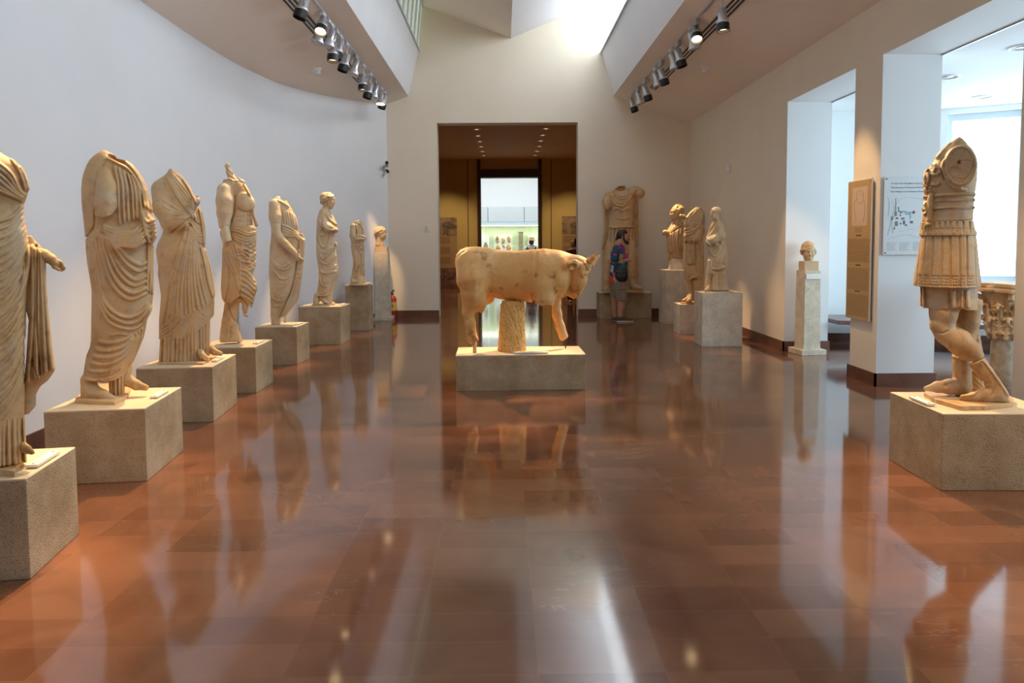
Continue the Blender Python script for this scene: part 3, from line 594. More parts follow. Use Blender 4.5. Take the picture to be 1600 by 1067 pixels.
# ---- bare-chested statue with a rod
def statue_d():
    o = PG['P4'][0].copy(); f = Frame(o); z = o[2]
    t = thing('bare_chested_statue', 'bare-chested headless statue with a broken neck stump and grey rod', 'statue', o)
    s = Carve('D', (50,20,560,900), 220, .85)
    s.loft([(225,160,330,.6),(260,130,385,.6),(300,125,412,.6),(340,128,438,.6),(420,140,470,.58),(500,160,487,.58),(580,190,492,.58),(650,205,484,.6),(760,205,480,.62),(870,205,490,.62)], sm=.9)
    s.ell((365,480,-80), (105,92,48), 50); s.ell((455,500,-55), (45,80,42), 35)
    s.chain([(155,350,-40),(160,470,-70),(158,600,-80),(152,735,-85)], [88,102,92,66], 22)
    s.crease([(275,400),(272,500),(262,600),(225,720)], 14, 22); s.crease([(285,510),(340,580),(420,592),(475,560)], 13, 14)
    s.crease([(270,650),(350,645),(470,640)], 10, 6); s.crease([(270,700),(350,705),(460,700)], 10, 6); s.crease([(405,600),(400,760)], 9, 7); s.crease([(155,470),(220,490),(255,520)], 10, 5)
    s.carve(.5); s.cut([(50,740),(110,820),(170,745),(230,745),(235,900),(560,900)])
    s.mesh('torso', MA2, f, t)
    s = Carve('D', (80,720,270,970), 240, .8); s.chain([(150,765,-95),(165,850,-115),(185,925,-130)], [52,58,54], 5); s.cut([(80,700),(105,815),(170,735),(280,720)], below=False); s.cut([(100,925),(140,952),(180,930),(250,915)]); s.mesh('forearm', MA2, f, t)
    s = Carve('D', (130,20,400,340), 120, .7)
    s.chain([(185,60,0),(195,110,0),(215,160,0),(245,220,0)], [24,24,36,48], 12); s.chain([(150,240,-20),(210,225,-40),(290,250,-50),(320,290,-50)], [16,22,22,18], 10); s.chain([(320,230,-20),(360,250,-20)], [28,24], 10); s.chips((130,20,400,340), 7, .7, 3); s.mesh('neck_stump', MA2, f, t)
    s = Carve('D', (90,740,560,2110), 210, .9)
    s.loft([(745,215,485,.62),(775,208,520,.62),(830,210,524,.62),(900,190,522,.6),(940,140,520,.56),(1030,127,519,.56),(1150,124,520,.56),(1230,122,510,.56),(1290,119,484,.56),(1340,117,484,.56),(1430,112,528,.55),(1480,112,532,.55),(1580,122,502,.55),(1640,158,484,.55),(1700,160,470,.5),(1760,150,440,.5)], sm=.9)
    s.fam([(215,775),(320,790),(420,830),(515,815)], [(225,870),(330,940),(420,960),(510,900)], 5, 16, 13, .06)
    s.fam([(150,1040),(200,1180),(270,1330),(325,1510)], [(270,960),(320,1130),(330,1300),(335,1500)], 5, 15, 10, .08)
    s.fam([(300,1240),(400,1270),(510,1400)], [(330,1520),(420,1580),(490,1640)], 6, 17, 13, .08)
    s.ridge([(250,1090),(350,1150),(460,1180)], 16, 13); s.fam([(280,1010),(380,1020),(460,1060)], [(260,1090),(360,1080),(430,1150)], 3, 15, 12)
    s.crease([(210,1180),(200,1400),(170,1620)], 14, 14); s.crease([(335,1400),(328,1540)], 9, 12)
    s.carve(.7).chips((330,930,520,1260), 12, .5, 5)
    s.cut([(80,1600),(120,1610),(165,1636),(230,1640),(275,1590),(310,1560),(345,1560),(430,1662),(478,1716),(500,1600),(560,1450)]); s.mesh('wrapped_mantle', MA, f, t)
    s = Carve('D', (80,1540,440,2110), 170, .9)
    s.loft([(1560,165,340,.5),(1690,150,320,.5),(1830,122,300,.5),(1950,104,318,.5),(2040,96,350,.5),(2090,100,365,.5)], sm=.9); s.chain([(260,1560,-20),(390,1620,-20),(390,1740,-20)], [40,36,30], 12); s.chain([(380,1780,-20),(415,1795,-20)], 12, 6)
    s.crease([(190,1680),(240,1800),(300,1880)], 14, 15); s.crease([(215,1900),(210,2040)], 12, 8); s.carve(); s.chips((80,1560,440,2110), 4, .4, 7); s.mesh('leg_and_trunk', MA, f, t)
    s = Carve('D', (360,270,550,800), 150, .8); s.chain([(370,285,-90),(430,390,-90),(472,500,-75),(478,620,-75),(520,740,-70)], [13,15,15,14,20], 6); s.mesh('cloak_edge', MA, f, t)
    b = f.w(330+.0+0*1, 0, 0); px = 330+325/7.353
    g = fl(373.5, 535, z); a = f.w(np.array(374.5), np.array(480.), np.array(0.0), False)
    m = MB(); m.tube([(g[0],g[1],z), (g[0],g[1],z+.40)], .014, 12); m.build('support_rod', MT['metal'], t, True, label='grey metal support rod')
statue_d()
# ---- headless statue with bare forearm
def statue_e():
    o = PG['P5'][0].copy(); f = Frame(o); z = o[2]
    t = thing('draped_statue', 'headless statue with short sleeve, bare forearm and girdled mantle', 'statue', o)
    s = Carve('E', (75,90,640,1900), 210, .85)
    s.loft([(103,200,225,.8),(125,180,305,.7),(160,150,348,.6),(220,111,388,.58),(320,89,446,.58),(420,91,490,.58),(520,120,520,.58),(590,130,526,.58),(660,128,545,.58),(720,124,560,.58),(820,111,552,.58),(950,103,532,.58),(1067,99,522,.58),(1200,95,512,.58),(1374,105,480,.58),(1520,115,430,.6),(1670,116,372,.65),(1800,116,312,.75),(1880,120,262,.8)], sm=.9)
    s.chain([(180,230,-50),(190,400,-90),(200,490,-100)], [86,92,80], 22)
    s.fam([(275,520),(400,570),(500,640),(580,745)], [(275,650),(380,690),(470,690),(555,770)], 5, 15, 17, .06)
    s.fam([(290,280),(315,400),(330,500)], [(470,360),(495,450),(505,560)], 6, 15, 8); s.ridge([(220,160),(310,205),(390,260)], 13, 10)
    for P in ([(140,1010),(220,1130),(330,1160),(430,1110),(505,1010)], [(170,1180),(250,1280),(340,1295),(420,1240)], [(108,1480),(160,1580),(250,1620),(340,1580),(385,1480)], [(115,1580),(180,1690),(270,1690)], [(160,1050),(280,1130),(400,1060)]): s.ridge(P, 18, 10)
    s.crease([(190,1385),(340,1388)], 12, 8); s.crease([(170,1510),(260,1450),(345,1400)], 10, 8); s.crease([(330,860),(450,840)], 10, 6)
    s.crease([(130,525),(200,500),(290,502)], 9, 12); s.crease([(290,300),(282,420),(285,500)], 10, 12)
    s.carve(.7); s.ell((290,150,0), (55,22,60), 6, 'sub', .4); s.mesh('tunic_and_mantle', MA2, f, t)
    s = Carve('E', (240,620,640,1880), 150, .8)
    s.loft([(640,530,585),(680,530,605),(730,535,620),(770,535,617),(850,525,604),(1000,515,598),(1100,508,577),(1180,498,572),(1300,478,562),(1400,465,548),(1570,398,534),(1640,350,508),(1760,290,410),(1860,255,320)], .5, -60, sm=.8)
    s.fam([(545,680),(530,1000),(455,1400),(300,1820)], [(600,720),(585,1000),(520,1500),(330,1840)], 4, 18, 17, .04)
    for P in ([(500,1180),(540,1160),(575,1175)], [(495,1230),(530,1250),(565,1240)], [(500,1290),(540,1300),(560,1310)]): s.crease(P, 12, 18)
    s.carve(.9); s.mesh('hanging_mantle_end', MA2, f, t)
    s = Carve('E', (110,470,640,1080), 270, .75)
    s.chain([(200,500,-105),(205,640,-130),(330,790,-170),(430,890,-180),(480,940,-175)], [70,66,54,44,42], 14); s.ell((500,960,-170), (48,40,30), 12)
    for i, (dx, dy) in enumerate(((0,0),(-14,12),(-26,24),(-40,30))): s.chain([(505+dx,965+dy*.3,-185+i*10),(555+dx,1000+dy*.8,-190+i*10),(592+dx,1025+dy,-180+i*10)], [15,14,11], 4)
    s.chain([(510,930,-190),(525,900,-195),(515,880,-195)], [14,12,10], 5); s.mesh('bare_arm', MA2, f, t)
    s = Carve('E', (115,1830,275,1990), 120, .8); s.loft([(1830,130,262),(1960,132,255)], .7); s.fam([(140,1840),(140,1960)],[(250,1840),(248,1960)],4,18,12,0); s.carve(); s.mesh('hem_stump', MA2, f, t)
    g = fl(445, 504.5, z); m = MB(); m.tube([(g[0],g[1]+.02,z),(g[0],g[1]+.02,z+.17)], .014, 12); m.build('support_rod', MT['metal'], t, True, label='grey metal support rod')
statue_e()
def head(s, c, H, yaw=0, hair='short', k=.05, neck=True, tilt=0.0, beard=False, skip_hair=False, seed=2, cz=0.0):
    """a head H high (chin to crown) at c, turned by yaw (0 looks at the viewer, 90 to the right)"""
    a = math.radians(yaw); sa, ca = math.sin(a), math.cos(a)
    def p(sd, up, fw):
        up, fw = up*math.cos(tilt)-fw*math.sin(tilt), fw*math.cos(tilt)+up*math.sin(tilt)
        return (c[0]+H*(sd*ca+fw*sa), c[1]-H*up, cz+H*(sd*sa-fw*ca))
    K = k*H
    s.chain([p(0,.13,-.13), p(0,.15,.03)], [.315*H,.30*H], K); s.chain([p(0,.05,.09), p(0,-.20,.12), p(0,-.34,.15)], [.26*H,.22*H,.16*H], K*1.5)
    s.chain([p(0,-.40,.23)], .075*H, K)
    for q in (-1, 1):
        s.chain([p(q*.19,-.12,-.02), p(q*.15,-.28,.06), p(0,-.40,.2)], [.09*H,.09*H,.07*H], K); s.chain([p(q*.15,-.08,.24)], .09*H, K*1.5)
        s.chain([p(q*.20,.09,.24), p(q*.10,.115,.325), p(0,.09,.345)], [.05*H,.05*H,.05*H], K*.7)
    s.chain([p(0,.08,.345), p(0,-.10,.425)], [.04*H,.05*H], K*.5)
    for q in (-1, 1): s.chain([p(q*.045,-.11,.38)], .035*H, K*.4); s.chain([p(q*.12,.03,.385)], .06*H, .02*H, 'sub'); s.chain([p(q*.12,.025,.28)], .062*H, .01*H)
    s.chain([p(-.085,-.225,.315), p(0,-.215,.355), p(.085,-.225,.315)], [.02*H,.03*H,.02*H], K*.3); s.chain([p(-.07,-.275,.31), p(0,-.28,.345), p(.07,-.275,.31)], [.02*H,.035*H,.02*H], K*.3)
    s.chain([p(-.09,-.248,.34), p(0,-.245,.39), p(.09,-.248,.34)], .012*H, 0, 'sub')
    for q in (-1, 1): s.chain([p(q*.295,.07,-.04), p(q*.305,0,-.03), p(q*.285,-.10,.0)], [.05*H,.045*H,.03*H], .01*H)
    if neck: s.chain([p(0,-.15,-.08), p(0,-.5,-.1), p(0,-.72,-.12)], [.20*H,.19*H,.23*H], K*1.5)
    if hair: hairdo(s, p, H, hair, seed)
    return p
def hairdo(s, p, H, hair, seed=2):
    r = np.random.default_rng(seed)
    if hair == 'short' or hair == 'curly':
        s.chain([p(0,.16,-.14), p(0,.20,-.02)], [.34*H,.30*H], .03*H)
        n = 70 if hair == 'curly' else 46
        for i in range(n):
            u, v = r.uniform(-1, 1), r.uniform(0, 6.283); d = np.array([math.cos(v)*math.sqrt(1-u*u), math.sin(v)*math.sqrt(1-u*u), u])
            if d[1] < -.05 or (d[2] > .25 and d[1] < .62): continue
            q = np.array([d[0]*.31, .16+d[1]*.33, -.09+d[2]*.38]); t = np.cross(d, [0,1,.2]); s.chain([p(*(q-t*.05)), p(*(q+t*.04+[0,.03,0]))], [.035*H,.05*H], .02*H)
        for q in (-1, 1): s.chain([p(q*.26,.1,-.12), p(q*.24,-.1,-.2)], [.10*H,.08*H], .05*H)
    elif hair == 'wave':                                            # parted, combed back in waves
        s.chain([p(0,.15,-.15), p(0,.19,.02)], [.335*H,.31*H], .03*H)
        for i in range(9):
            q = -1+i*.25
            s.chain([p(q*.24,.30-.1*abs(q),.24), p(q*.31,.38-.16*abs(q),.02), p(q*.31,.27-.18*abs(q),-.26), p(q*.2,0,-.36), p(q*.12,-.16,-.30)], [.05*H,.06*H,.06*H,.06*H,.06*H], .03*H)
        s.chain([p(-.27,.06,.1), p(-.2,.22,.26), p(0,.30,.30), p(.2,.22,.26), p(.27,.06,.1)], .06*H, .03*H); s.chain([p(0,-.10,-.34)], .12*H, .06*H)
    elif hair == 'cap':                                             # close roll around the head above the brow
        s.chain([p(0,.22,-.12), p(0,.24,0)], [.35*H,.33*H], .02*H); s.chain([p(-.34,.08,-.05), p(-.25,.16,.2), p(0,.20,.31), p(.25,.16,.2), p(.34,.08,-.05)], .075*H, .03*H)
        for q in (-1, 1): s.chain([p(q*.33,.12,-.04), p(q*.32,-.04,-.04)], [.09*H,.07*H], .03*H)
        for i in range(14):
            a = -1.2+i*.185; s.chain([p(.34*math.sin(a),.10,.31*math.cos(a)-.02), p(.30*math.sin(a),.34,.26*math.cos(a)-.05)], [.035*H,.03*H], .02*H)
# ---- full statue with a head, looking right
def statue_f():
    o = PG['P6'][0].copy(); f = Frame(o); z = o[2]
    t = thing('draped_statue', 'complete draped statue with short-haired head looking right', 'statue', o)
    s = Carve('F', (80,370,490,1860), 180, .75)
    s.loft([(375,185,302,.85),(430,152,338,.7),(480,130,362,.66),(560,110,408,.62),(650,103,450,.6),(720,100,455,.6),(770,98,415,.62),(850,98,404,.62),(950,99,416,.62),(1067,97,424,.6),(1190,104,440,.6),(1270,118,446,.6),(1400,138,467,.58),(1480,138,464,.58),(1560,135,438,.6),(1660,124,405,.62),(1740,110,385,.65),(1850,95,360,.68)], sm=.7)
    s.chain([(215,450,-60),(215,620,-100),(300,690,-130),(420,740,-90)], [70,74,55,45], 40)
    for P in ([(250,460),(330,560),(440,650)], [(215,540),(225,650),(280,720),(330,735),(440,735)], [(130,700),(170,800),(240,820),(330,745)], [(120,800),(160,960),(230,1020),(300,930),(345,760)], [(150,560),(160,680),(200,760)], [(120,930),(150,1060),(230,1110),(320,1000)],
              [(140,1080),(200,1210),(280,1160),(400,1010)], [(150,1240),(220,1295),(300,1290),(430,1150)], [(150,1400),(220,1450),(310,1430),(430,1310)], [(250,1480),(330,1440),(440,1420)], [(155,1490),(170,1610),(230,1680),(310,1665)], [(130,1790),(250,1780),(350,1680),(410,1540)], [(115,1835),(250,1835),(360,1790)], [(330,830),(310,930),(270,1060)]): s.ridge(P, 20, 14)
    s.crease([(280,690),(340,715),(420,745)], 12, 14); s.crease([(345,775),(300,900),(270,1000)], 8, 8)
    s.carve(.8).cut([(60,1842),(250,1846),(360,1810),(500,1780)]); s.chain([(425,960,-40),(440,1010,-50)], [22,18], 8); s.mesh('mantle', MA2, f, t)
    s = Carve('F', (140,80,430,520), 200, .7); head(s, (290,245), 285, 90, 'wave'); s.mesh('head', MA2, f, t)
    s = Carve('F', (200,1790,400,1990), 130, .7); s.loft([(1790,215,365),(1900,222,360),(1990,225,352)], .6); s.fam([(230,1800),(240,1985)], [(350,1800),(345,1985)], 5, 20, 18, 0); s.carve(); s.mesh('tunic', MA2, f, t)
    for P, r in (([(110,1830,0),(105,1900,-10),(95,1950,-20)], [50,52,50]), ([(190,1880,-40),(230,1920,-90),(305,1965,-130)], [42,40,20])):
        s = Carve('F', (30,1780,340,1995), 190, .7); s.chain(P, r, 18); s.mesh('foot', MA2, f, t)
    plinth('plinth', [(486,477.5),(515,478.5),(524,476),(522,473.5),(492,473)], z, .02, MA2, t)
statue_f()
# ---- smallest headless statue
def statue_g():
    o = PG['P7'][0].copy(); f = Frame(o); z = o[2]
    t = thing('draped_statue', 'small headless statue with arm across the waist, beside the head pillar', 'statue', o)
    s = Carve('G', (90,65,350,990), 130, .62)
    s.loft([(75,195,232,.8),(95,160,260,.65),(125,130,280,.6),(170,114,295,.6),(260,107,303,.6),(330,113,315,.6),(400,122,303,.6),(470,120,308,.58),(550,134,306,.58),(640,150,304,.58),(700,146,312,.58),(800,134,314,.58),(890,120,312,.6),(960,112,318,.6),(975,108,325,.6)], sm=.6)
    s.chain([(150,170,-40),(150,290,-65),(200,330,-85),(310,330,-80)], [44,48,36,26], 16); s.chain([(150,330,-60),(185,375,-70)], [30,24], 10)
    for P in ([(230,110),(280,180),(290,290)], [(195,130),(210,240),(200,320)], [(210,280),(260,290),(320,310)], [(180,345),(250,340),(310,345)], [(170,430),(250,420),(300,400)], [(230,440),(270,480),(300,430)], [(200,440),(260,540),(290,680)], [(170,460),(190,640),(190,760)], [(290,480),(270,650),(265,850)], [(300,520),(295,700),(300,860)], [(160,700),(200,780),(250,700)], [(140,880),(200,830),(240,740)]): s.ridge(P, 13, 11)
    s.crease([(195,200),(195,300)], 9, 8); s.crease([(120,890),(180,890),(220,870)], 8, 8)
    s.carve(.8); s.ell((262,125,-25), (20,45,40), 5, 'sub', -.5); s.mesh('mantle_and_body', MA2, f, t)
    for P, r in (([(140,890,-20),(150,925,-45),(225,945,-80)], [34,32,16]), ([(240,900,0),(265,930,-20),(315,948,-40)], [28,26,14])):
        s = Carve('G', (90,840,340,985), 130, .6); s.chain(P, r, 10); s.mesh('foot', MA2, f, t)
    plinth('plinth', [(546,446),(568,446.5),(580,445.2),(578,443.3),(552,443.3)], z, .03, MA2, t)
statue_g()
# ---- heads on pillars
def head_pillar(label, pc, h, crop, bh, bw, build, nm, group=None):
    o = np.array([pc[0], pc[1], h]); f = Frame(o); t = thing(nm, label, 'bust', o, group)
    m = MB(); m.box(pc[0]-bw/2, pc[0]+bw/2, pc[1]-bw/2, pc[1]+bw/2, h, h+bh); m.build('mounting_block', MT['headblock'], t, bevel=.004)
    build(f, t)
def hb1(f, t):
    s = Carve('G', (430,150,640,445), 120, .6); head(s, (530,262), 208, 92, 'wave', seed=5); s.chain([(525,400,10),(525,440,10)], [46,48], 8); s.mesh('portrait_head', MA2, f, t, False)
head_pillar('marble portrait head looking right on the tall plain pillar', pc1, 1.375, 'G', .125, .235, hb1, 'portrait_head_bust')
def hb2(f, t):
    s = Carve('L', (190,90,680,640), 260, .5); head(s, (432,375), 500, 12, 'cap', neck=False); s.mesh('portrait_head', MT['marble2'], f, t, False)
    a = f.w(np.array(1235+410/15.25), np.array(413.8), np.array(0.), False)
    m = MB(); m.tube([(pc2[0],pc2[1],1.15+.13),(pc2[0],pc2[1],1.15+.25)], .008, 8); m.build('mounting_pin', MT['black'], t)
head_pillar('marble head with a thick hair roll on the slim pillar in the opening', pc2, 1.15, 'L', .13, .195, hb2, 'portrait_head_bust')
# name plate on the slim pillar
c_ = pc2-uy2*.116; t = thing('name_plate', 'small white name plate on the front of the slim pillar', 'plaque', (c_[0],c_[1],1.05))
q = lambda u, v: c_+ux2*u-uy2*v
m = MB(); m.prism([q(-.10,.002),q(-.10,.012),q(.10,.012),q(.10,.002)], 1.04, 1.105); m.build('plate', MT['label'], t)
m = MB(); r_ = random.Random(3); u = -.075
while u < .07: L = r_.uniform(.012,.03); m.prism([q(u,.012),q(u,.0135),q(u+L,.0135),q(u+L,.012)], 1.067, 1.078); u += L+.008
m.build('engraved_line', MT['metal'], t)
# ---- bull
def bull():
    o = PG['B'][0].copy(); f = Frame(o); z = o[2]
    t = thing('bull_statue', 'honey-coloured marble bull with broken legs standing on a column', 'statue', o)
    BM = MT['bull']
    s = Carve('N', (115,80,1040,710), 200, 1.1)
    s.loftx([(128,165,200,.7),(136,140,250,.8),(150,121,300,.8),(175,106,350,.72),(205,97,395,.68),(240,93,408,.64),(330,99,398,.62),(400,117,420,.62),(500,122,435,.62),(600,113,438,.60),(680,109,440,.56),(735,117,436,.52),(780,128,412,.46),(830,142,385,.40),(870,158,340,.38),(905,176,290,.36),(930,190,250,.34)], sm=1.6)
    s.ell((245,265,-45), (95,130,75), 60); s.ell((655,290,-50), (85,130,72), 70); s.ell((760,270,-20), (70,120,95), 60); s.ell((245,270,45), (95,130,75), 60); s.ell((655,290,50), (85,130,72), 70)
    s.chain([(235,300,-70),(255,390,-80),(278,440,-80),(291,482,-80)], [92,62,36,12], 40); s.chain([(228,390,-70),(226,445,-78),(210,495,-82),(223,560,-82),(229,620,-82),(236,655,-86)], [60,46,32,28,28,36], 24)
    s.chain([(250,330,85),(290,400,85),(325,415,80)], [80,60,30], 50)
    s.chain([(660,350,-78),(672,420,-80),(678,455,-80)], [62,48,44], 40); s.chain([(720,380,55),(735,450,62),(752,520,72),(775,600,76),(797,665,80)], [70,38,29,25,30], 26)
    s.chain([(640,420,70),(690,440,50)], [30,26], 24)
    s.chain([(872,230,0),(872,300,0),(862,355,0),(856,386,0)], [78,60,46,34], 26); s.ell((872,392,-2), (22,20,36), 12)
    s.ell((950,188,0), (20,22,55), 20)
    s.crease([(622,120),(614,250),(606,380)], 14, 2); s.crease([(596,370),(604,410),(616,440)], 14, 14); s.crease([(822,215),(828,300),(815,385)], 18, 8); s.crease([(760,170),(790,280),(770,400)], 26, 3); s.crease([(345,250),(335,350),(350,400)], 26, 4); s.ridge([(640,350),(650,400),(640,440)], 20, 2)
    s.crease([(142,172),(160,142),(200,113)], 7, 3)
    s.ridge([(890,262),(915,264),(938,252)], 14, 8)
    for i in range(8): s.ridge([(915+i*6,192+i*3),(930+i*4,222+i*4),(945-i,248+i*2)], 7, 6)
    s.carve(.8)
    s.chain([(906,282,-68)], 13, 6, 'sub'); s.chain([(905,283,-60)], 10, 3); s.chain([(872,394,-40)], 11, 4, 'sub'); s.chain([(842,405,-34),(872,410,-30)], 4, 2, 'sub')
    s.cut([(100,655),(200,660),(225,685),(255,668),(275,660),(276,720),(600,720),(620,440),(650,452),(690,446),(722,452),(728,720),(790,695),(822,672),(1040,660)]); s.chips((180,600,300,700), 4, .5); s.mesh('body', BM, f, t, False)
    s = Carve('N', (790,165,895,255), 160, .6); s.chain([(885,205,-85),(850,200,-110),(812,200,-120)], [16,24,14], 10); s.chain([(850,215,-112),(822,236,-122)], [20,8], 10); s.ell((835,215,-140), (32,16,22), 5, 'sub'); s.mesh('ear', BM, f, t, False)
    s = Carve('N', (925,120,1035,225), 160, .6); s.chain([(942,190,-45),(965,165,-55),(988,140,-60)], [16,15,4], 6); s.mesh('horn', BM, f, t, False)
    s = Carve('N', (960,120,1035,225), 160, .6); s.chain([(970,210,50),(990,185,55),(1018,155,60)], [18,13,4], 6); s.mesh('horn', BM, f, t, False)
    s = Carve('N', (118,100,215,200), 120, .6); s.chain([(200,105,0),(165,122,-6),(143,150,-10),(134,185,-12)], [11,12,12,9], 6); s.mesh('tail', BM, f, t, False)
    s = Carve('N', (375,425,575,765), 110, .9); s.loft([(432,420,535,.95),(450,408,549,.95),(600,398,553,.95),(730,389,559,.95),(760,388,560,.95)], sm=1); s.chips((370,420,580,765), 5, 1.1, 9); s.chips((370,420,580,765), 2.5, 2.3, 4); s.mesh('rough_column', MT['rough'], f, t, True, 'rough hammered stone column')
    a = f.w(np.array([743., 743.]), np.array([543.,520.]), np.array([-20.,-20.]), False)
    m = MB(); m.tube([(a[0][0],a[0][1],z),(a[0][0],a[0][1],z+.14)], .022, 10); m.build('leg_prop', MT['headblock'], t, True)
    a = f.w(np.array([885.]), np.array([540.]), np.array([20.]), False)[0]; m = MB(); m.tube([(a[0],a[1],z),(a[0],a[1],z+.10)], .007, 8); m.build('leg_pin', MT['black'], t, True)
bull()
# ---- broad cuirass statue against the far wall
def statue_h():
    o = PG['CU'][0].copy(); f = Frame(o); z = o[2]
    t = thing('cuirass_statue', 'broad headless statue in a cuirass with cloak, behind the standing visitor', 'statue', o)
    s = Carve('H', (80,45,450,680), 130, .8)
    s.loft([(58,215,290,.7),(95,200,300,.6),(125,165,380,.45),(180,160,385,.5),(240,162,368,.52),(300,162,362,.5),(360,150,362,.5),(420,142,368,.5),(480,128,375,.48),(560,120,380,.46),(640,112,382,.45),(660,112,382,.4)], sm=.8)
    s.chain([(150,150,0),(130,200,-20),(132,235,-35)], [45,40,36], 14); s.chain([(370,110,0),(415,125,-20)], [50,46], 14)
    s.fam([(180,120),(230,150),(300,140),(370,85)], [(165,130),(200,210),(280,228),(390,90)], 5, 12, 13, .06); s.ridge([(215,70),(180,110),(160,140)], 12, 8)
    s.ridge([(190,270),(230,255),(262,280),(310,255),(345,270)], 13, 7); s.crease([(262,270),(262,400)], 8, 4); s.ridge([(200,330),(262,350),(330,330)], 12, 5)
    s.ridge([(145,410),(200,425),(260,415),(330,420),(370,410)], 10, 9)
    for x in range(132, 385, 31): s.crease([(x+10,425),(x+3,540),(x,640)], 6, 14, .02)
    s.ridge([(112,640),(250,648),(382,640)], 8, 6, 0)
    s.carve(.8); s.ell((252,85,-20), (34,22,40), 5, 'sub'); s.chain([(128,238,-75)], 14, 4, 'sub'); s.mesh('cuirass_body', MA, f, t, False)
    s = Carve('H', (70,140,450,1000), 130, .8); s.loft([(150,110,400,.3,50),(300,112,400,.3,50),(450,112,396,.3,50),(490,92,402,.3,50),(530,90,404,.3,50),(620,86,390,.3,50),(660,86,390,.3,50),(990,92,375,.3,50)], sm=.8); s.fam([(120,170),(120,450),(95,620)], [(390,170),(396,460),(390,600)], 9, 15, 12); s.carve(.9); s.mesh('cloak', MA, f, t)
    for nm, P, r in (('leg', [(165,560,0),(150,700,-10),(135,780,-15),(130,880,-15),(125,980,-15)], [44,46,40,40,34]), ('leg', [(335,560,-5),(352,690,-15),(356,750,-25),(360,830,-20),(365,900,-20)], [44,46,42,44,30])):
        s = Carve('H', (70,520,460,1000), 150, .8); s.chain(P, r, 14); 
        if P[0][0] > 200: s.chain([(365,900,-20),(375,940,-30),(430,958,-50)], [32,26,16], 10)
        else: s.chain([(125,960,-15),(118,975,-60)], [34,20], 10)
        s.mesh(nm, MA, f, t)
    plinth('plinth', [(942,458),(1004,457.5),(1006,455.5),(944,455.5)], z, .035, MA, t)
statue_h()
# ---- bust holding its cloak
def statue_i():
    o = PG['BU'][0].copy(); f = Frame(o); z = o[2]
    t = thing('draped_bust', 'draped bust looking left, one hand clutching its cloak, on the tall block', 'bust', o)
    s = Carve('I', (30,200,270,625), 110, .7)
    s.loft([(205,150,215,.8),(230,130,232,.7),(265,105,245,.65),(310,78,250,.62),(360,60,252,.6),(420,66,252,.6),(480,76,250,.6),(560,86,250,.6),(612,90,245,.6)], sm=.7)
    s.fam([(205,215),(150,270),(85,330)], [(225,260),(160,290),(90,350)], 3, 14, 14); s.fam([(110,330),(120,450),(160,560)], [(215,280),(200,400),(190,560)], 5, 15, 12); s.fam([(70,400),(110,520),(160,570),(230,580)], [(110,480),(170,510),(230,470)], 4, 14, 12)
    for i in range(6): s.ridge([(70+i*3,420+i*30),(80+i*4,445+i*30)], 8, 8)
    s.carve(.8); s.chain([(75,335,-40),(58,330,-55)], [28,26], 8)
    for i in range(4): s.chain([(50,315+i*11,-62),(40,322+i*11,-48)], [8,7], 3)
    s.mesh('draped_body', MA, f, t)
    s = Carve('I', (80,45,270,260), 110, .6); head(s, (170,140), 155, -78, 'curly', cz=-10); s.mesh('head', MA, f, t, False)
    s = Carve('I', (80,590,260,720), 110, .7); s.loft([(590,102,242),(640,96,250),(715,86,258)], .8); s.mesh('bust_support', MT['pale'], f, t)
statue_i()
# ---- headless stooped statue
def statue_i2():
    o = PG['HD'][0].copy(); f = Frame(o); z = o[2]
    t = thing('draped_statue', 'headless statue hugging a mantle, on the low block beside the bust', 'statue', o)
    s = Carve('I', (190,70,460,1050), 130, .75)
    s.loft([(84,365,408,.8),(110,330,425,.7),(140,290,438,.62),(180,262,441,.6),(230,255,441,.6),(290,240,439,.6),(350,235,436,.6),(400,240,428,.58),(480,245,430,.58),(580,238,433,.56),(720,240,436,.56),(800,262,438,.55),(900,285,438,.5),(1010,290,436,.5)], sm=.8)
    s.chain([(405,190,-15),(402,320,-40),(360,380,-60),(270,370,-66)], [34,38,40,32], 26); s.fam([(400,95),(300,150),(258,215)], [(436,330),(340,250),(262,290)], 8, 11, 8); s.chain([(240,180,-30),(215,172,-40)], [24,20], 10)
    s.fam([(370,90),(300,160),(250,270)], [(430,130),(400,250),(330,320)], 6, 14, 9); s.fam([(250,300),(300,290),(350,295)], [(260,360),(310,345),(350,320)], 3, 13, 11); s.crease([(250,285),(350,290)], 8, 10)
    s.fam([(255,400),(262,520),(290,640)], [(340,400),(335,500),(345,640)], 4, 16, 14, .05); s.crease([(352,420),(356,620)], 9, 14); s.crease([(290,650),(345,640)], 8, 12)
    s.fam([(360,460),(370,700)], [(425,420),(425,880)], 3, 18, 7); s.ridge([(300,800),(335,770),(365,775)], 12, 12); s.crease([(310,805),(345,785),(370,795)], 9, 14); s.fam([(270,830),(295,930)], [(310,820),(310,940)], 2, 14, 8)
    s.crease([(330,820),(325,950)], 12, 18)
    s.carve(.8); s.chain([(215,165,-55)], 8, 3); s.cut([(190,985),(300,1000),(440,1015)]); s.mesh('mantle', MA, f, t)
    s = Carve('I', (200,930,350,1040), 120, .7); s.chain([(305,945,-50),(280,990,-80),(235,1005,-110)], [24,24,15], 10); s.mesh('foot', MA, f, t)
    s = Carve('I', (240,930,350,1050), 150, .7); s.chain([(310,960,-100),(300,1000,-120),(275,1015,-150)], [22,24,15], 10); s.mesh('foot', MA, f, t)
    plinth('plinth', [(1063,474.5),(1083,474.5),(1092,472),(1070,471.5)], z, .02, MA, t)
statue_i2()
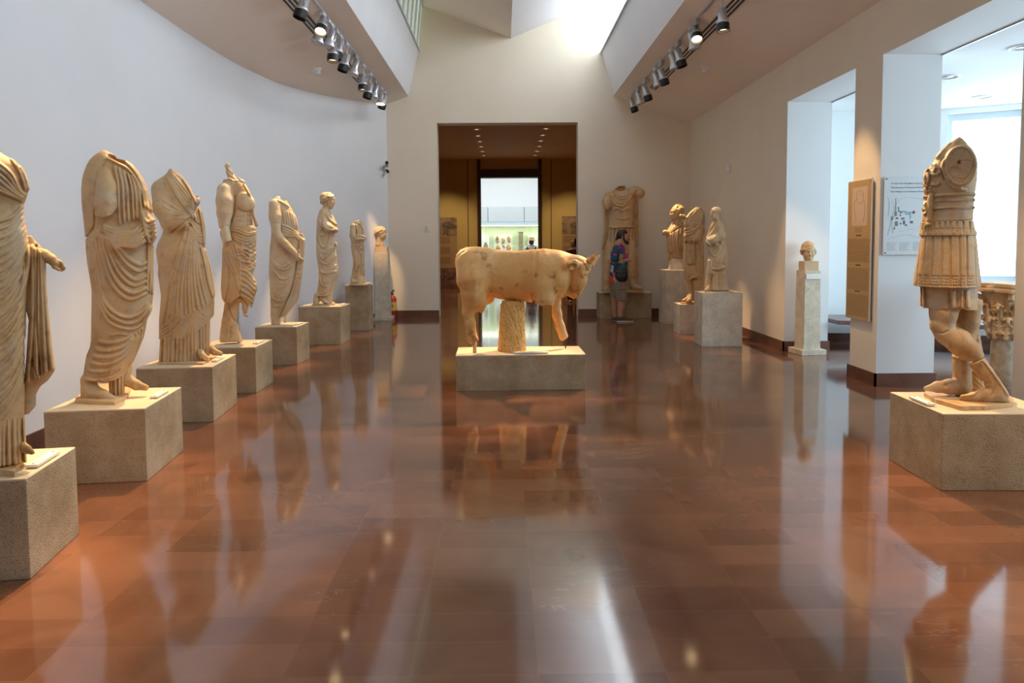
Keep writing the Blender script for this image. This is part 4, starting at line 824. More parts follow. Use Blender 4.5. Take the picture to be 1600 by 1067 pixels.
# ---- small draped boy
def statue_j():
    o = PG['SM'][0].copy(); f = Frame(o); z = o[2]
    t = thing('draped_statue', 'small pale draped boy with head turned left, nearest on the right wall', 'statue', o)
    s = Carve('J', (90,195,410,1000), 130, .75)
    s.loft([(205,215,285,.8),(240,190,305,.7),(280,165,320,.64),(340,146,328,.6),(410,124,340,.6),(470,134,348,.6),(540,148,356,.58),(600,150,362,.58),(660,146,369,.58),(700,142,366,.58),(760,138,345,.58),(860,140,345,.58),(940,130,365,.58),(990,115,388,.58)], sm=.8)
    s.chain([(290,270,-40),(300,380,-70),(220,430,-85),(150,440,-70)], [40,42,36,26], 25)
    s.fam([(270,220),(200,330),(130,410)], [(310,300),(250,390),(150,450)], 5, 14, 10); s.fam([(140,440),(200,500),(260,470)], [(160,520),(230,600),(300,480)], 4, 13, 12); s.fam([(300,430),(290,560),(240,680)], [(345,480),(350,600),(330,700)], 4, 14, 10)
    s.ridge([(190,740),(260,750),(350,720)], 14, 12); s.crease([(200,765),(280,775),(350,740)], 10, 13); s.crease([(165,560),(150,640)], 8, 10); s.fam([(150,640),(150,900)], [(180,640),(185,840)], 2, 12, 9)
    s.fam([(215,790),(205,980)], [(340,790),(375,985)], 5, 18, 9, .05); s.crease([(195,800),(190,980)], 14, 15); s.ridge([(140,835),(190,850)], 10, 8)
    s.carve(.8); s.mesh('mantle_and_body', MA2, f, t)
    s = Carve('J', (150,40,320,280), 120, .65); head(s, (236,130), 150, -62, 'wave', cz=-8); s.mesh('head', MA2, f, t, False)
    s = Carve('J', (100,930,200,1005), 150, .7); s.chain([(160,950,-50),(150,975,-80),(122,985,-100)], [22,22,14], 8); s.mesh('foot', MA2, f, t)
    plinth('plinth', [(1100,457),(1138,456.5),(1147,455),(1140,453.6),(1105,454)], z, .012, MA2, t)
statue_j()
# ---------------------------------------------------------------- armoured statue at the right edge
def soldier():
    o = PG['S'][0].copy(); o = o+np.array([.02,.0,0]); f = Frame(o); z = o[2]
    t = thing('armoured_statue', 'headless armoured statue with fringed kilt and broken shoulder at the right', 'statue', o)
    s = Carve('K', (150,50,765,920), 420, 1.1)
    s.loft([(62,548,572,1.0,30),(75,520,590,1.0,20),(108,468,622,1.0,10),(150,425,648,1.1),(190,360,690,1.1),(240,322,712,1.1),(300,296,728,1.05),(370,238,735,1.0),(430,206,737,.95),(500,196,732,.92),(560,198,724,.9),(620,208,714,.88),(700,204,706,.86),(780,190,700,.86),(850,180,697,.88),(905,172,702,.9)], sm=1.3)
    s.ell((575,365,-215), (165,200,120), 40)
    # chest relief and belt
    s.ridge([(470,110),(390,200),(330,270)], 22, 10); s.ridge([(430,290),(400,360),(440,470),(520,560),(620,600)], 18, 14); s.fam([(450,470),(480,550),(560,610)], [(560,540),(590,590),(640,600)], 4, 15, 9)
    s.crease([(385,380),(400,430),(420,500)], 10, 24); s.crease([(300,620),(320,600)], 8, 6)
    for P in ([(250,360),(215,430),(230,520)], [(330,360),(300,420),(340,440),(380,410)], [(215,560),(240,600),(280,590)], [(280,520),(340,540),(380,510)], [(235,400),(255,470),(240,540)], [(300,350),(340,380)]): s.ridge(P, 20, 22)
    for y, w_ in ((640,16),(695,12),(770,12)): s.ridge([(190,y+6),(400,y),(712,y-8)], w_, 13, 0)
    s.crease([(300,705),(480,692),(705,690)], 9, 16, .02); s.crease([(300,780),(480,770),(700,762)], 9, 16, .02); s.crease([(170,895),(400,902),(705,885)], 12, 12, 0)
    s.ridge([(290,610),(275,680),(270,780),(255,960)], 38, 30, .05); s.ridge([(205,700),(240,790),(200,820)], 20, 26); s.ridge([(180,750),(225,780)], 16, 20)
    s.carve(.9).chips((185,320,330,640), 12, .55, 8)
    Z = s.z[None,:,None]*s.k
    X, Y = (s.x[:,None,None]-s.ox)*s.k, (s.y[None,None,:]-s.oy)*s.k
    e = np.sqrt(((X-578)/142)**2+((Y-368)/178)**2)
    face = -258+.12*(X-578)+.05*(Y-368); s.d = np.maximum(s.d, np.where(e < 1.25, (face-Z)/s.k, -9)).astype(np.float32)      # broken shoulder face
    s.ridge([(440,450),(425,340),(470,230),(560,190),(640,200)], 1, 0)
    rim = np.abs(e-1)*150; s.d -= (np.clip(1-(rim/16)**2, 0, 1)*(Z < -150)*14/s.k).astype(np.float32)
    zf = lambda x, y: -258+.12*(x-578)+.05*(y-368)
    for P in ([(565,330),(600,270),(645,205)], [(585,322),(650,325),(720,345)], [(555,345),(500,400),(440,455)], [(565,355),(575,420),(545,490)], [(545,490),(620,500),(680,440),(705,360)]): s.chain([(x, y, zf(x, y)) for x, y in P], 7, 0, 'sub')
    s.chain([(565,332,-262),(565,335,-230)], [20,14], 4, 'sub'); s.ell((520,410,-258), (50,45,14), 6, 'sub'); s.ell((610,450,-262), (70,60,14), 8, 'sub')
    s.chain([(565,70,0),(566,62,0)], [14,6], 5); s.mesh('cuirass', MA, f, t, False)
    def skirt(nm, rows, strips, band, dr, top):
        s = Carve('K', (60,rows[0][0]-10,800,rows[-1][0]+20), 420, 1.1); s.loft(rows, dr, sm=.6)
        for (xt, xb), (y0, y1) in strips: s.crease([(xt,y0),((xt+xb)/2,(y0+y1)/2),(xb,y1)], 11, 15 if 200 < xb < 690 else 7, .02)
        if band:
            y0, y1 = band; xs = [x for (_, x), _ in strips]
            for i in range(len(xs)-1):
                a, b = xs[i]+8, xs[i+1]-8
                for y in np.linspace(y0, y1, 4): s.crease([(a,y),((a+b)/2,y+4),(b,y)], 6, 9, .05)
                for q in (.18,.5,.82): s.crease([(a+(b-a)*q,y0),(a+(b-a)*q+3,y1)], 6, 10, .05)
        s.carve(1.0); s.mesh(nm, MA, f, t, False)
    skirt('upper_fringe', [(893,165,702,.9),(960,156,718,.92),(1010,147,735,.94),(1034,152,732,.94)], [((x, x-4+(x-430)*.05), (900,1015)) for x in (178,205,240,318,372,430,480,540,600,660,710)], (962,1020), .92, 893)
    skirt('kilt', [(1015,170,722,.9),(1120,152,738,.92),(1250,128,748,.95),(1400,100,765,.98),(1500,86,774,1.0),(1538,88,772,1.0)], [((a, b), (1020,1530)) for a, b in ((180,135),(235,200),(312,280),(405,385),(480,480),(565,575),(635,640),(700,720))], (1425,1515), .95, 1015)
    s = Carve('K', (130,1510,770,1790), 400, 1.1); s.loft([(1515,160,738,.9),(1600,158,740,.9),(1700,154,742,.92),(1775,152,740,.92)], .9, sm=.6)
    s.fam([(190,1540),(200,1770)], [(205,1540),(215,1770)], 1, 20, 24); s.crease([(178,1545),(190,1760)], 12, 18); s.fam([(500,1560),(500,1740)], [(640,1560),(650,1740)], 3, 24, 22); s.crease([(470,1560),(468,1745)], 12, 18); s.crease([(575,1560),(572,1745)], 12, 18)
    s.carve(.9); s.cut([(130,1735),(210,1752),(330,1760),(470,1742),(560,1735),(660,1760),(770,1772)]); s.mesh('tunic', MA, f, t, False)
    s = Carve('K3', (70,120,560,560), 330, 1.1)
    s.chain([(235,110,-70),(225,190,-90),(205,285,-100),(240,350,-95)], [140,120,92,92], 20); s.ell((185,285,-130), (62,60,60), 25)
    s = s.use('K3'); s.chain([(240,350,-95),(350,420,-90),(440,500,-85),(500,570,-80)], [95,108,92,70], 20)
    s.crease([(150,330),(215,345),(270,320)], 12, 10); s.crease([(360,180),(345,250),(330,300)], 16, 10); s.carve(.8); s.cut([(60,1000),(410,610),(430,592),(540,530),(700,400)]); s.mesh('near_leg', MA, f, t)
    s = Carve('K3', (320,500,800,930), 330, 1.1)
    s.chain([(480,560,-80),(560,660,-75),(610,740,-70),(660,820,-65)], [74,62,62,66], 15); s.chain([(650,830,-65),(560,850,-95),(470,868,-120),(375,882,-150)], [64,56,42,22], 22); s.chain([(660,820,-60),(715,872,-50)], [60,36], 20)
    s.ridge([(425,605),(480,590),(545,550)], 12, 14); s.ridge([(545,560),(640,690),(740,840)], 14, 8); s.crease([(490,720),(540,735),(600,742)], 9, 10); s.ridge([(360,870),(470,840),(530,760)], 12, 7); s.crease([(620,690),(630,780),(600,850)], 12, 8)
    s.chain([(530,695,-150)], 16, 5, 'sub'); s.carve(.8); s.cut([(300,590),(430,600),(540,540),(700,400)], below=False); s.mesh('near_boot', MA, f, t)
    s = Carve('K3', (260,100,570,860), 330, 1.1)
    s.chain([(430,110,90),(420,260,95),(395,400,90),(372,520,80)], [110,95,88,78], 20); s.mesh('far_leg', MA, f, t)
    s = Carve('K3', (30,490,490,880), 330, 1.1)
    s.chain([(375,500,80),(372,620,70),(372,730,55),(360,790,40)], [88,80,78,75], 15); s.chain([(370,790,40),(270,800,-20),(170,812,-60),(75,835,-90)], [70,62,44,20], 22); s.ell((400,780,60), (60,50,60), 15)
    s.ridge([(285,545),(340,560),(420,540)], 12, 10); s.chain([(240,790,-90)], 20, 6, 'sub'); s.chain([(170,790,-110),(250,800,-100)], 7, 3, 'sub'); s.carve(.8); s.mesh('far_boot', MA, f, t)
    s = Carve('K3', (420,120,560,900), 330, 1.1); s.loft([(130,425,470,1.0,170),(300,425,500,1.0,170),(450,430,530,1.0,170),(540,435,545,1.0,170),(880,430,560,1.0,170)], sm=1); s.chips((420,120,560,900), 4, .6, 3); s.mesh('support_trunk', MA, f, t)
    plinth('plinth', [(1442,619),(1462,630),(1500,641),(1540,641),(1583,636),(1580,626),(1520,618),(1450,615)], z, .028, MA, t)
soldier()
# ---------------------------------------------------------------- column capital on its shaft
def capital():
    o = np.array([4.76,6.62,0]); f = Frame(o); t = thing('column_capital', 'carved leafy column capital on a worn shaft, behind the armoured statue', 'column', o)
    cx, k = o[:2], MT['marble']
    m = MB(); n = 28; R = [(.0,.105),(.3,.102),(.60,.095),(.62,.10),(.63,.095)]
    V = [(cx[0]+r*math.cos(2*math.pi*i/n), cx[1]+r*math.sin(2*math.pi*i/n), zz) for zz, r in R for i in range(n)]
    m.add(V, [[j*n+i, j*n+(i+1)%n, (j+1)*n+(i+1)%n, (j+1)*n+i] for j in range(len(R)-1) for i in range(n)]+[list(range(n))[::-1]]); m.build('shaft', MT['shaft'], t, True)
    s = Carve('Z', (1,1,2,2), 1, 1); s.k = 1; g = .0062
    s.h = g; s.x = np.arange(-.36, .36, g, dtype=np.float32); s.z = s.x.copy(); s.y = np.arange(-.53, .04, g, dtype=np.float32); s.ox = s.oy = 0
    s.d = np.full((len(s.x), len(s.z), len(s.y)), 12*g, np.float32); s.disp = np.zeros((len(s.x), len(s.y)), np.float32); s.cre = s.disp.copy()
    s.loft([(-.45,-.20,.20,1),(-.36,-.155,.155,1),(-.25,-.125,.125,1),(-.1,-.105,.105,1),(0,-.10,.10,1)], 1, sm=.012)
    for row, (n_, r0, h0, h1, out) in enumerate(((8,.108,0,-.19,.075),(8,.125,-.05,-.32,.10))):
        for i in range(n_):
            a = 2*math.pi*(i+.5*row)/n_; c_, s_ = math.cos(a), math.sin(a)
            P = lambda r, y, w_=0: ((r*c_-w_*s_), y, (r*s_+w_*c_))
            s.chain([P(r0,h0), P(r0+.012,(h0+h1)/2), P(r0+.035,h1+.02), P(r0+out,h1), P(r0+out+.015,h1+.035)], [.022,.024,.022,.018,.012], .008)
            for q in (-1, 1):
                for u in (.25,.5,.75): y = h0+(h1-h0)*u; s.chain([P(r0+.01,y+.02), P(r0+.022,y-.012,q*.042)], [.014,.010], .005)
                s.chain([P(r0+.05,h1+.01), P(r0+out*.9,h1+.012,q*.035)], [.014,.01], .005)
    for i in range(4):
        a = math.pi/4+i*math.pi/2; c_, s_ = math.cos(a), math.sin(a); s.chain([(.13*c_,-.25,.13*s_),(.19*c_,-.38,.19*s_),(.27*c_,-.42,.27*s_),(.285*c_,-.38,.285*s_),(.26*c_,-.37,.26*s_)], [.02,.022,.026,.022,.018], .008)
        a = i*math.pi/2; c_, s_ = math.cos(a), math.sin(a); s.chain([(.13*c_,-.24,.13*s_),(.17*c_,-.40,.17*s_)], [.02,.025], .01); s.ell((.20*c_,-.46,.20*s_), (.05,.04,.05), .01)
    X, Z, Y = s.x[:,None,None], s.z[None,:,None], s.y[None,None,:]; ax, az = np.abs(X), np.abs(Z); mx, mn = np.maximum(ax, az), np.minimum(ax, az)
    side = mx-(.20+.10*(mn/.28)**2); ab = np.maximum(np.maximum(side, (mx+mn-.53)*.7), np.maximum(-.52-Y, Y+.435)); s.d = np.minimum(s.d, ab.astype(np.float32)); s.d -= (np.clip(1-(np.abs(Y+.475)/.012)**2, 0, 1)*-.008).astype(np.float32)
    d = s.d
    for ax_ in range(3):
        ix = [slice(None)]*3
        for q in (0, -1): ix[ax_] = q; d[tuple(ix)] = np.maximum(d[tuple(ix)], g)
    G = openvdb.FloatGrid(); G.background = 6*g; G.copyFromArray(np.ascontiguousarray(np.clip(d, -6*g, 6*g))); P, Tr, Q = G.convertToPolygons(isovalue=0.0)
    ang = .35; lx, lz = s.x[0]+P[:,0]*g, s.z[0]+P[:,1]*g
    W = np.stack([cx[0]+lx*math.cos(ang)-lz*math.sin(ang), cx[1]+lx*math.sin(ang)+lz*math.cos(ang), .625-(s.y[0]+P[:,2]*g)], 1); fc = Q.astype(int); c = W.mean(0)
    if np.einsum('ij,ij->i', W[fc[:,0]]-c, np.cross(W[fc[:,1]]-c, W[fc[:,2]]-c)).sum() < 0: fc = fc[:, ::-1]
    mk('leafy_capital', W, fc, MT['marble'], t, True, 'carved leafy capital')
capital()
# ---------------------------------------------------------------- bench in the alcove
bt = thing('stone_bench', 'dark red stone bench along the alcove wall below the window', 'bench', (5.6,9.7,0))
m = MB(); m.prism([(4.66,9.72),(6.2,9.10),(7.45,8.50),(7.60,9.55),(6.45,10.30),(4.66,10.55)], .385, .445); m.build('seat_slab', MT['bench'], bt, bevel=.006)
for p, q in (((5.05,9.95),(5.15,10.3)),((6.25,9.45),(6.5,9.9)),((7.2,9.0),(7.35,9.4))):
    m = MB(); m.prism([(p[0],p[1]),(p[0]+.14,p[1]-.05),(q[0]+.14,q[1]-.05),(q[0],q[1])], 0, .385); m.build('support', MT['bench'], bt, bevel=.004)
# ---------------------------------------------------------------- information panels
def words(mb, q, u0, u1, v, h, t0, t1, r):
    u = u0
    while u < u1-.004:
        L = min(r.uniform(.012,.04), u1-u); mb.add([(*q(u,t1),v),(*q(u+L,t1),v),(*q(u+L,t1),v+h),(*q(u,t1),v+h)], [[0,1,2,3]]); u += L+.007
MT['panelbrown'] = noisy('tan_panel', [(.3,(.50,.33,.15)),(.7,(.55,.37,.17))], 2, 2, .35)
MT['clearedge'] = nt('acrylic_edge', (.75,.76,.76), .15)[0]
def tan_panel():
    y0, y1, z0, z1 = 7.455, 7.935, 0, 0
    a, b, c, d = atX(1331, 283, XR), atX(1370, 279, XR), atX(1325, 495, XR), atX(1361, 503, XR)
    y0, y1 = (b[1]+d[1])/2, (a[1]+c[1])/2; z1 = (a[2]+b[2])/2; z0 = (c[2]+d[2])/2; W = y1-y0
    t = thing('information_panel', 'tall tan information panel with a sketch, on the pier side facing the room', 'sign', (XR-.03,(y0+y1)/2,z0))
    m = MB(); m.box(XR-.034,XR-.022,y0,y1,z0,z1); m.build('acrylic_sheet', MT['clearedge'], t, bevel=.002)
    xf = XR-.0345; q = lambda u, w: (xf-w, y1-u*1.0)
    m = MB(); m.add([(xf,y1-.005,z0+.005),(xf,y0+.012,z0+.005),(xf,y0+.012,z1-.005),(xf,y1-.005,z1-.005)], [[0,1,2,3]]); m.build('printed_sheet', MT['panelbrown'], t)
    H = z1-z0; zz = lambda v: z1-v*H
    m = MB(); m.add([(xf-.0006,y1-.19*W,zz(.325)),(xf-.0006,y1-.83*W,zz(.325)),(xf-.0006,y1-.83*W,zz(.05)),(xf-.0006,y1-.19*W,zz(.05))], [[0,1,2,3]])
    sk = m.build('sketch_sheet', noisy('sketch_paper', [(.3,(.60,.46,.33)),(.7,(.66,.51,.38))], 3, 3, .5), t)
    m = MB(); fig = [(.36,.09),(.44,.075),(.58,.075),(.66,.09),(.64,.12),(.70,.15),(.74,.20),(.72,.26),(.66,.30)]; fg2 = [(.42,.13),(.30,.15),(.26,.18),(.34,.24),(.38,.30)]
    for L in (fig, fg2, [(.36,.09),(.38,.11),(.42,.13)], [(.44,.10),(.62,.10)], [(.40,.15),(.55,.17),(.66,.15)]): m.tube([(xf-.0014, y1-u*W, zz(v)) for u, v in L], .0016, 5)
    m.build('sketch_lines', nt('pencil', (.30,.20,.13), .8)[0], t)
    r = random.Random(7); m = MB(); bp_ = nt('brown_print', (.22,.12,.05), .8)[0]
    for v in (.345,.357,.369): words(m, q, W*.34, W*.64, zz(v), .005, 0, .0008, r)
    m.build('caption_text', bp_, t)
    for v, (va, vb) in zip((.40,.612,.80), ((.425,.585),(.635,.785),(.825,.975))):
        h = MB(); words(h, q, W*.40, W*.60, zz(v), .016, 0, .0008, r); h.build('heading_text', MT['ink'], t); m = MB()
        for vv in np.arange(va, vb, .0105): words(m, q, W*.05, W*r.choice((.93,.94,.95)), zz(vv), .0065, 0, .0008, r)
        m.build('body_text', bp_, t)
    for y in (y0+.03, y1-.02):
        for v in (.02,.5,.98): m = MB(); m.tube([(XR,y,zz(v)),(XR-.040,y,zz(v))], .008, 10); m.build('screw', MT['metal'], t)
tan_panel()
def text_mesh(name, body, size, loc, rot, mat, parent, align='CENTER'):
    cu = bpy.data.curves.new(name, 'FONT'); cu.body = body; cu.size = size; cu.align_x = align; cu.extrude = .0004
    o = bpy.data.objects.new(name, cu); COL.objects.link(o); dg = bpy.context.evaluated_depsgraph_get(); me = bpy.data.meshes.new_from_object(o.evaluated_get(dg)); bpy.data.objects.remove(o)
    R = np.array(Matrix.Rotation(rot[2], 3, 'Z') @ Matrix.Rotation(rot[1], 3, 'Y') @ Matrix.Rotation(rot[0], 3, 'X')); V = np.zeros(len(me.vertices)*3); me.vertices.foreach_get('co', V); V = V.reshape(-1, 3) @ R.T+np.array(loc)
    return mk(name, V, [list(p.vertices) for p in me.polygons], mat, parent)
def map_panel():
    Y = 7.39; a, c = atY(1380, 277, Y), atY(1377, 398, Y); x0 = (a[0]+c[0])/2; z1, z0 = a[2], c[2]; x1 = x0+.52; yf = Y-.034
    t = thing('map_panel', 'white site map panel on the bluish pier face behind the armoured statue', 'sign', ((x0+x1)/2,Y-.03,z0)); H = z1-z0
    m = MB(); m.box(x0,x1,Y-.033,Y-.021,z0,z1); m.build('acrylic_sheet', nt('panel_white', (.74,.78,.80), .3)[0], t, bevel=.002)
    for x in (x0+.02, x1-.02):
        for z in (z0+.02, z1-.02): m = MB(); m.tube([(x,Y,z),(x,Y-.038,z)], .007, 10); m.build('screw', MT['black'], t)
    ink = nt('blue_grey_print', (.14,.20,.26), .7)[0]
    for i, s_ in enumerate(('Το Ιερό της Ολυμπίας στους Ρωμαϊκούς χρόνους','The sanctuary of Olympia in the Roman period','Das Heiligtum von Olympia in Römischer Zeit')):
        text_mesh('title_line', s_, .0235, (x0+.065, yf-.0002, z1-.075-i*.042), (math.pi/2,0,0), ink, t, 'LEFT')
    P = lambda u, v: (x0+u*.52, yf, z1-v*H)
    def fill(nm, polys, col):
        mt_ = nt(nm, col, .7)[0]
        for L in polys: mm = MB(); mm.add([(P(u,v)[0], yf-.0005, P(u,v)[2]) for u, v in L], [list(range(len(L)))]); mm.build(nm, mt_, t)
    rc = lambda u, v, w_, h_, a=0: [(u+math.cos(a)*p*w_-math.sin(a)*q*h_, v+math.sin(a)*p*w_+math.cos(a)*q*h_) for p, q in ((-.5,-.5),(.5,-.5),(.5,.5),(-.5,.5))]
    fill('green_building_plan', [rc(.235,.475,.05,.05), rc(.255,.60,.065,.06,-.15), rc(.215,.66,.03,.03), rc(.165,.53,.04,.05,.2), rc(.29,.40,.03,.03)], (.22,.30,.20))
    fill('dark_building_plan', [rc(.235,.37,.012,.20,-.04), rc(.30,.435,.03,.025), rc(.345,.455,.05,.018), rc(.34,.60,.03,.02), rc(.41,.585,.04,.05), rc(.33,.49,.03,.02), rc(.265,.53,.05,.02), rc(.45,.62,.04,.02), rc(.56,.58,.06,.03)], (.12,.14,.20))
    fill('maroon_building_plan', [rc(.385,.535,.07,.022)], (.28,.12,.22)); fill('blue_building_plan', [rc(.52,.455,.25,.012), rc(.49,.475,.12,.014), rc(.535,.51,.018,.06), rc(.40,.44,.1,.008)], (.16,.42,.55)); fill('red_building_plan', [rc(.60,.455,.04,.04)], (.5,.16,.16))
    m = MB()
    for L in ([(.08,.75),(.14,.6),(.2,.42),(.3,.3),(.5,.26),(.8,.3)], [(.1,.8),(.25,.76),(.5,.74),(.7,.78),(.9,.74)], [(.06,.25),(.1,.32),(.09,.5)], [(.15,.3),(.22,.45),(.16,.6),(.2,.72)], [(.3,.7),(.5,.68),(.9,.62)]): m.tube([(P(u,v)[0], yf-.0003, P(u,v)[2]) for u, v in spl(L, 14)], .0012, 4)
    m.build('contour_lines', nt('pale_line', (.50,.56,.58), .7)[0], t)
    r = random.Random(2); lp_ = nt('legend_print', (.35,.40,.40), .7)[0]
    for u0 in (.07,.33,.6):
        m = MB()
        for v in np.arange(.845,.955,.0125): words(m, lambda u, w: (x0+u, yf-.0004), u0*.52, (u0+r.uniform(.12,.22))*.52, P(0,v)[2], .0032, 0, 0, r)
        m.build('legend_text', lp_, t)
map_panel()
# ---------------------------------------------------------------- small wall and ceiling fixtures
p = atY(603, 262, 14.55); t = thing('security_camera', 'small security camera in the far left corner', 'camera', (-2.42,14.62,3.1)); z = atY(603,259,14.6)[2]
m = MB(); m.box(-2.44,-2.38,14.70,14.9,z-.06,z+.06); m.build('wall_bracket', MT['white'], t, bevel=.006)
m = MB(); m.tube([(-2.40,14.75,z),(-2.37,14.55,z+.05)], .03, 12); m.build('camera_body', MT['metal'], t, bevel=.003)
m = MB(); m.tube([(-2.37,14.56,z+.05),(-2.365,14.52,z+.06)], .033, 12); m.build('lens', MT['black'], t)
m = MB(); m.tube([(-2.40,14.78,z-.09),(-2.36,14.62,z-.12)], .03, 10); m.build('infrared_lamp', MT['black'], t)
c = atY(669, 357, YF); t = thing('wall_switch', 'small white switch box on the far wall left of the doorway', 'switch', (c[0],YF,c[2]))
m = MB(); m.box(c[0]-.035,c[0]+.035,YF-.035,YF,c[2]-.07,c[2]+.07); m.build('box', MT['white'], t, bevel=.006); m = MB(); m.box(c[0]-.018,c[0]+.018,YF-.045,YF-.034,c[2]-.03,c[2]+.05); m.build('rocker', MT['label'], t, bevel=.003)
c = atX(1141, 263, XR); t = thing('motion_sensor', 'small white motion sensor high on the right wall', 'sensor', (XR,c[1],c[2]))
m = MB(); m.box(XR-.06,XR,c[1]-.05,c[1]+.05,c[2]-.07,c[2]+.07); m.build('housing', MT['white'], t, bevel=.015); m = MB(); m.box(XR-.066,XR-.058,c[1]-.035,c[1]+.035,c[2]-.05,c[2]+.0); m.build('sensor_window', MT['label'], t, bevel=.003)
def detector(label, x, y, z, slope):
    t = thing('smoke_detector', label, 'detector', (x,y,z))
    nrm = np.array([-slope,0,1.])/math.hypot(slope,1); c = np.array([x,y,z])
    m = MB(); m.tube([c+nrm*.005, c-nrm*.02, c-nrm*.035], [.075,.075,.055], 20); m.build('base', MT['white'], t, True)
    m = MB(); m.tube([c-nrm*.034, c-nrm*.075], [.045,.035], 18); m.build('sensor_head', MT['white'], t, True)
d_ = ray(495,108); k_ = (4.63+.36*1.96-1.55)/(d_[2]-.36*d_[0]); a = EYE+k_*d_; detector('white smoke detector on the left sloped ceiling', *a, .36)
d_ = ray(1103,106); k_ = (4.61+.34*2.32-1.55)/(d_[2]+.34*d_[0]); a = EYE+k_*d_; detector('white smoke detector on the right sloped ceiling', *a, -.34)
def downlight(label, x, y, z, group, r=.085, lit=False):
    t = thing('downlight', label, 'ceiling light', (x,y,z), group)
    m = MB(); n = 24; V = [(x+q*math.cos(2*math.pi*i/n), y+q*math.sin(2*math.pi*i/n), z-h) for q, h in ((r*1.25,.0),(r*1.2,.012),(r,.012),(r*.9,-.04)) for i in range(n)]
    m.add(V, [[j*n+i, j*n+(i+1)%n, (j+1)*n+(i+1)%n, (j+1)*n+i] for j in range(3) for i in range(n)]); m.build('trim_ring', MT['white'], t, True)
    m = MB(); m.tube([(x,y,z-.004),(x,y,z+.03)], [r*.55,r*.6], 16); m.build('bulb', MT['bulb'] if lit else MT['metal'], t, True)
MT['bulb'] = emis('warm_bulb', (1,.72,.40), 1.1)
for i, (px, py) in enumerate(((745,202),(747,212),(750,221),(752,229),(754,236.5),(756,243))):
    d_ = ray(px, py); a = EYE+d_*((ZC-1.55)/d_[2]); downlight('recessed downlight in the brown hall ceiling, left row', a[0], a[1], ZC, 'left row of hall downlights', .08, True)
for i, (px, py) in enumerate(((853,201),(848,211),(845,220),(843,228.5),(839.5,236),(836,242.5))):
    d_ = ray(px, py); a = EYE+d_*((ZC-1.55)/d_[2]); downlight('recessed downlight in the brown hall ceiling, right row', a[0], a[1], ZC, 'right row of hall downlights', .08, True)
for lab, px, py in (('round downlight in the alcove ceiling, cut by the right edge',1598,73),('round downlight in the alcove ceiling above the window top',1535,151),('small round downlight peeking past the right pier',1480,120)):
    d_ = ray(px, py); a = EYE+d_*((ZA-1.55)/d_[2]); downlight(lab, a[0], a[1], ZA, None, .11)
# fire extinguisher beside the head pillar
MT['red'] = nt('red_enamel', (.42,.03,.03), .3)[0]; MT['yellow'] = nt('yellow_label', (.75,.52,.08), .4)[0]
c = atY(613.5, 480, 14.78); ex = np.array([c[0], 14.78]); t = thing('fire_extinguisher', 'red fire extinguisher with yellow label behind the head pillar', 'fire extinguisher', (*ex,0))
m = MB(); P = [(.0,.075),(.02,.085),(.40,.085),(.45,.06),(.47,.028),(.50,.028)]; m.tube([(ex[0],ex[1],q) for q, _ in P], [r for _, r in P], 20); m.build('cylinder', MT['red'], t, True)
m = MB(); m.tube([(ex[0],ex[1],.16),(ex[0],ex[1],.34)], .0865, 20, False); m.build('printed_label', MT['yellow'], t, True)
m = MB(); m.box(ex[0]-.0875,ex[0]+.03,ex[1]-.088,ex[1]-.06,.24,.28); m.build('label_band', nt('purple_print', (.25,.10,.30), .4)[0], t)
m = MB(); m.box(ex[0]-.02,ex[0]+.02,ex[1]-.02,ex[1]+.02,.50,.53); m.tube([(ex[0]-.03,ex[1],.53),(ex[0]+.0,ex[1]-.02,.56),(ex[0]+.05,ex[1]-.08,.56)], .011, 8); m.tube([(ex[0]-.02,ex[1],.54),(ex[0]+.04,ex[1]-.06,.60)], .011, 8); m.build('valve_lever', MT['black'], t)
m = MB(); m.tube(crom([(ex[0]-.02,ex[1]-.01,.52),(ex[0]-.10,ex[1]-.03,.48),(ex[0]-.105,ex[1]-.03,.35),(ex[0]-.095,ex[1]-.04,.18)], np.linspace(0,2.99,16)), .013, 8); m.build('hose', MT['black'], t, True)
# ---------------------------------------------------------------- visitors
SKIN = noisy('skin', [(.3,(.46,.24,.15)),(.7,(.52,.29,.19))], 6, 3, .55); HAIR = noisy('dark_hair', [(.3,(.012,.009,.008)),(.7,(.03,.022,.018))], 30, 3, .5)
def shirt_mat():
    m, n, b = nt('patchwork_shirt', rough=.8); tc = N(n, 'ShaderNodeTexCoord'); vo = N(n, 'ShaderNodeTexVoronoi', Scale=9.0); n.links.new(tc.outputs['Object'], vo.inputs['Vector'])
    sp = N(n, 'ShaderNodeSeparateColor'); n.links.new(vo.outputs['Color'], sp.inputs[0])
    r = n.nodes.new('ShaderNodeValToRGB'); r.color_ramp.interpolation = 'CONSTANT'; e = r.color_ramp.elements
    cs = [(.02,.09,.22),(.55,.03,.06),(.02,.20,.24),(.03,.05,.14),(.40,.04,.28),(.30,.42,.08),(.02,.14,.26),(.62,.10,.05),(.10,.05,.25),(.55,.55,.5)]
    while len(e) < len(cs): e.new(.5)
    for i, (q, c) in enumerate(zip(e, cs)): q.position = i/len(cs); q.color = (*c, 1)
    n.links.new(sp.outputs[0], r.inputs[0]); n.links.new(r.outputs[0], b.inputs['Base Color']); return m
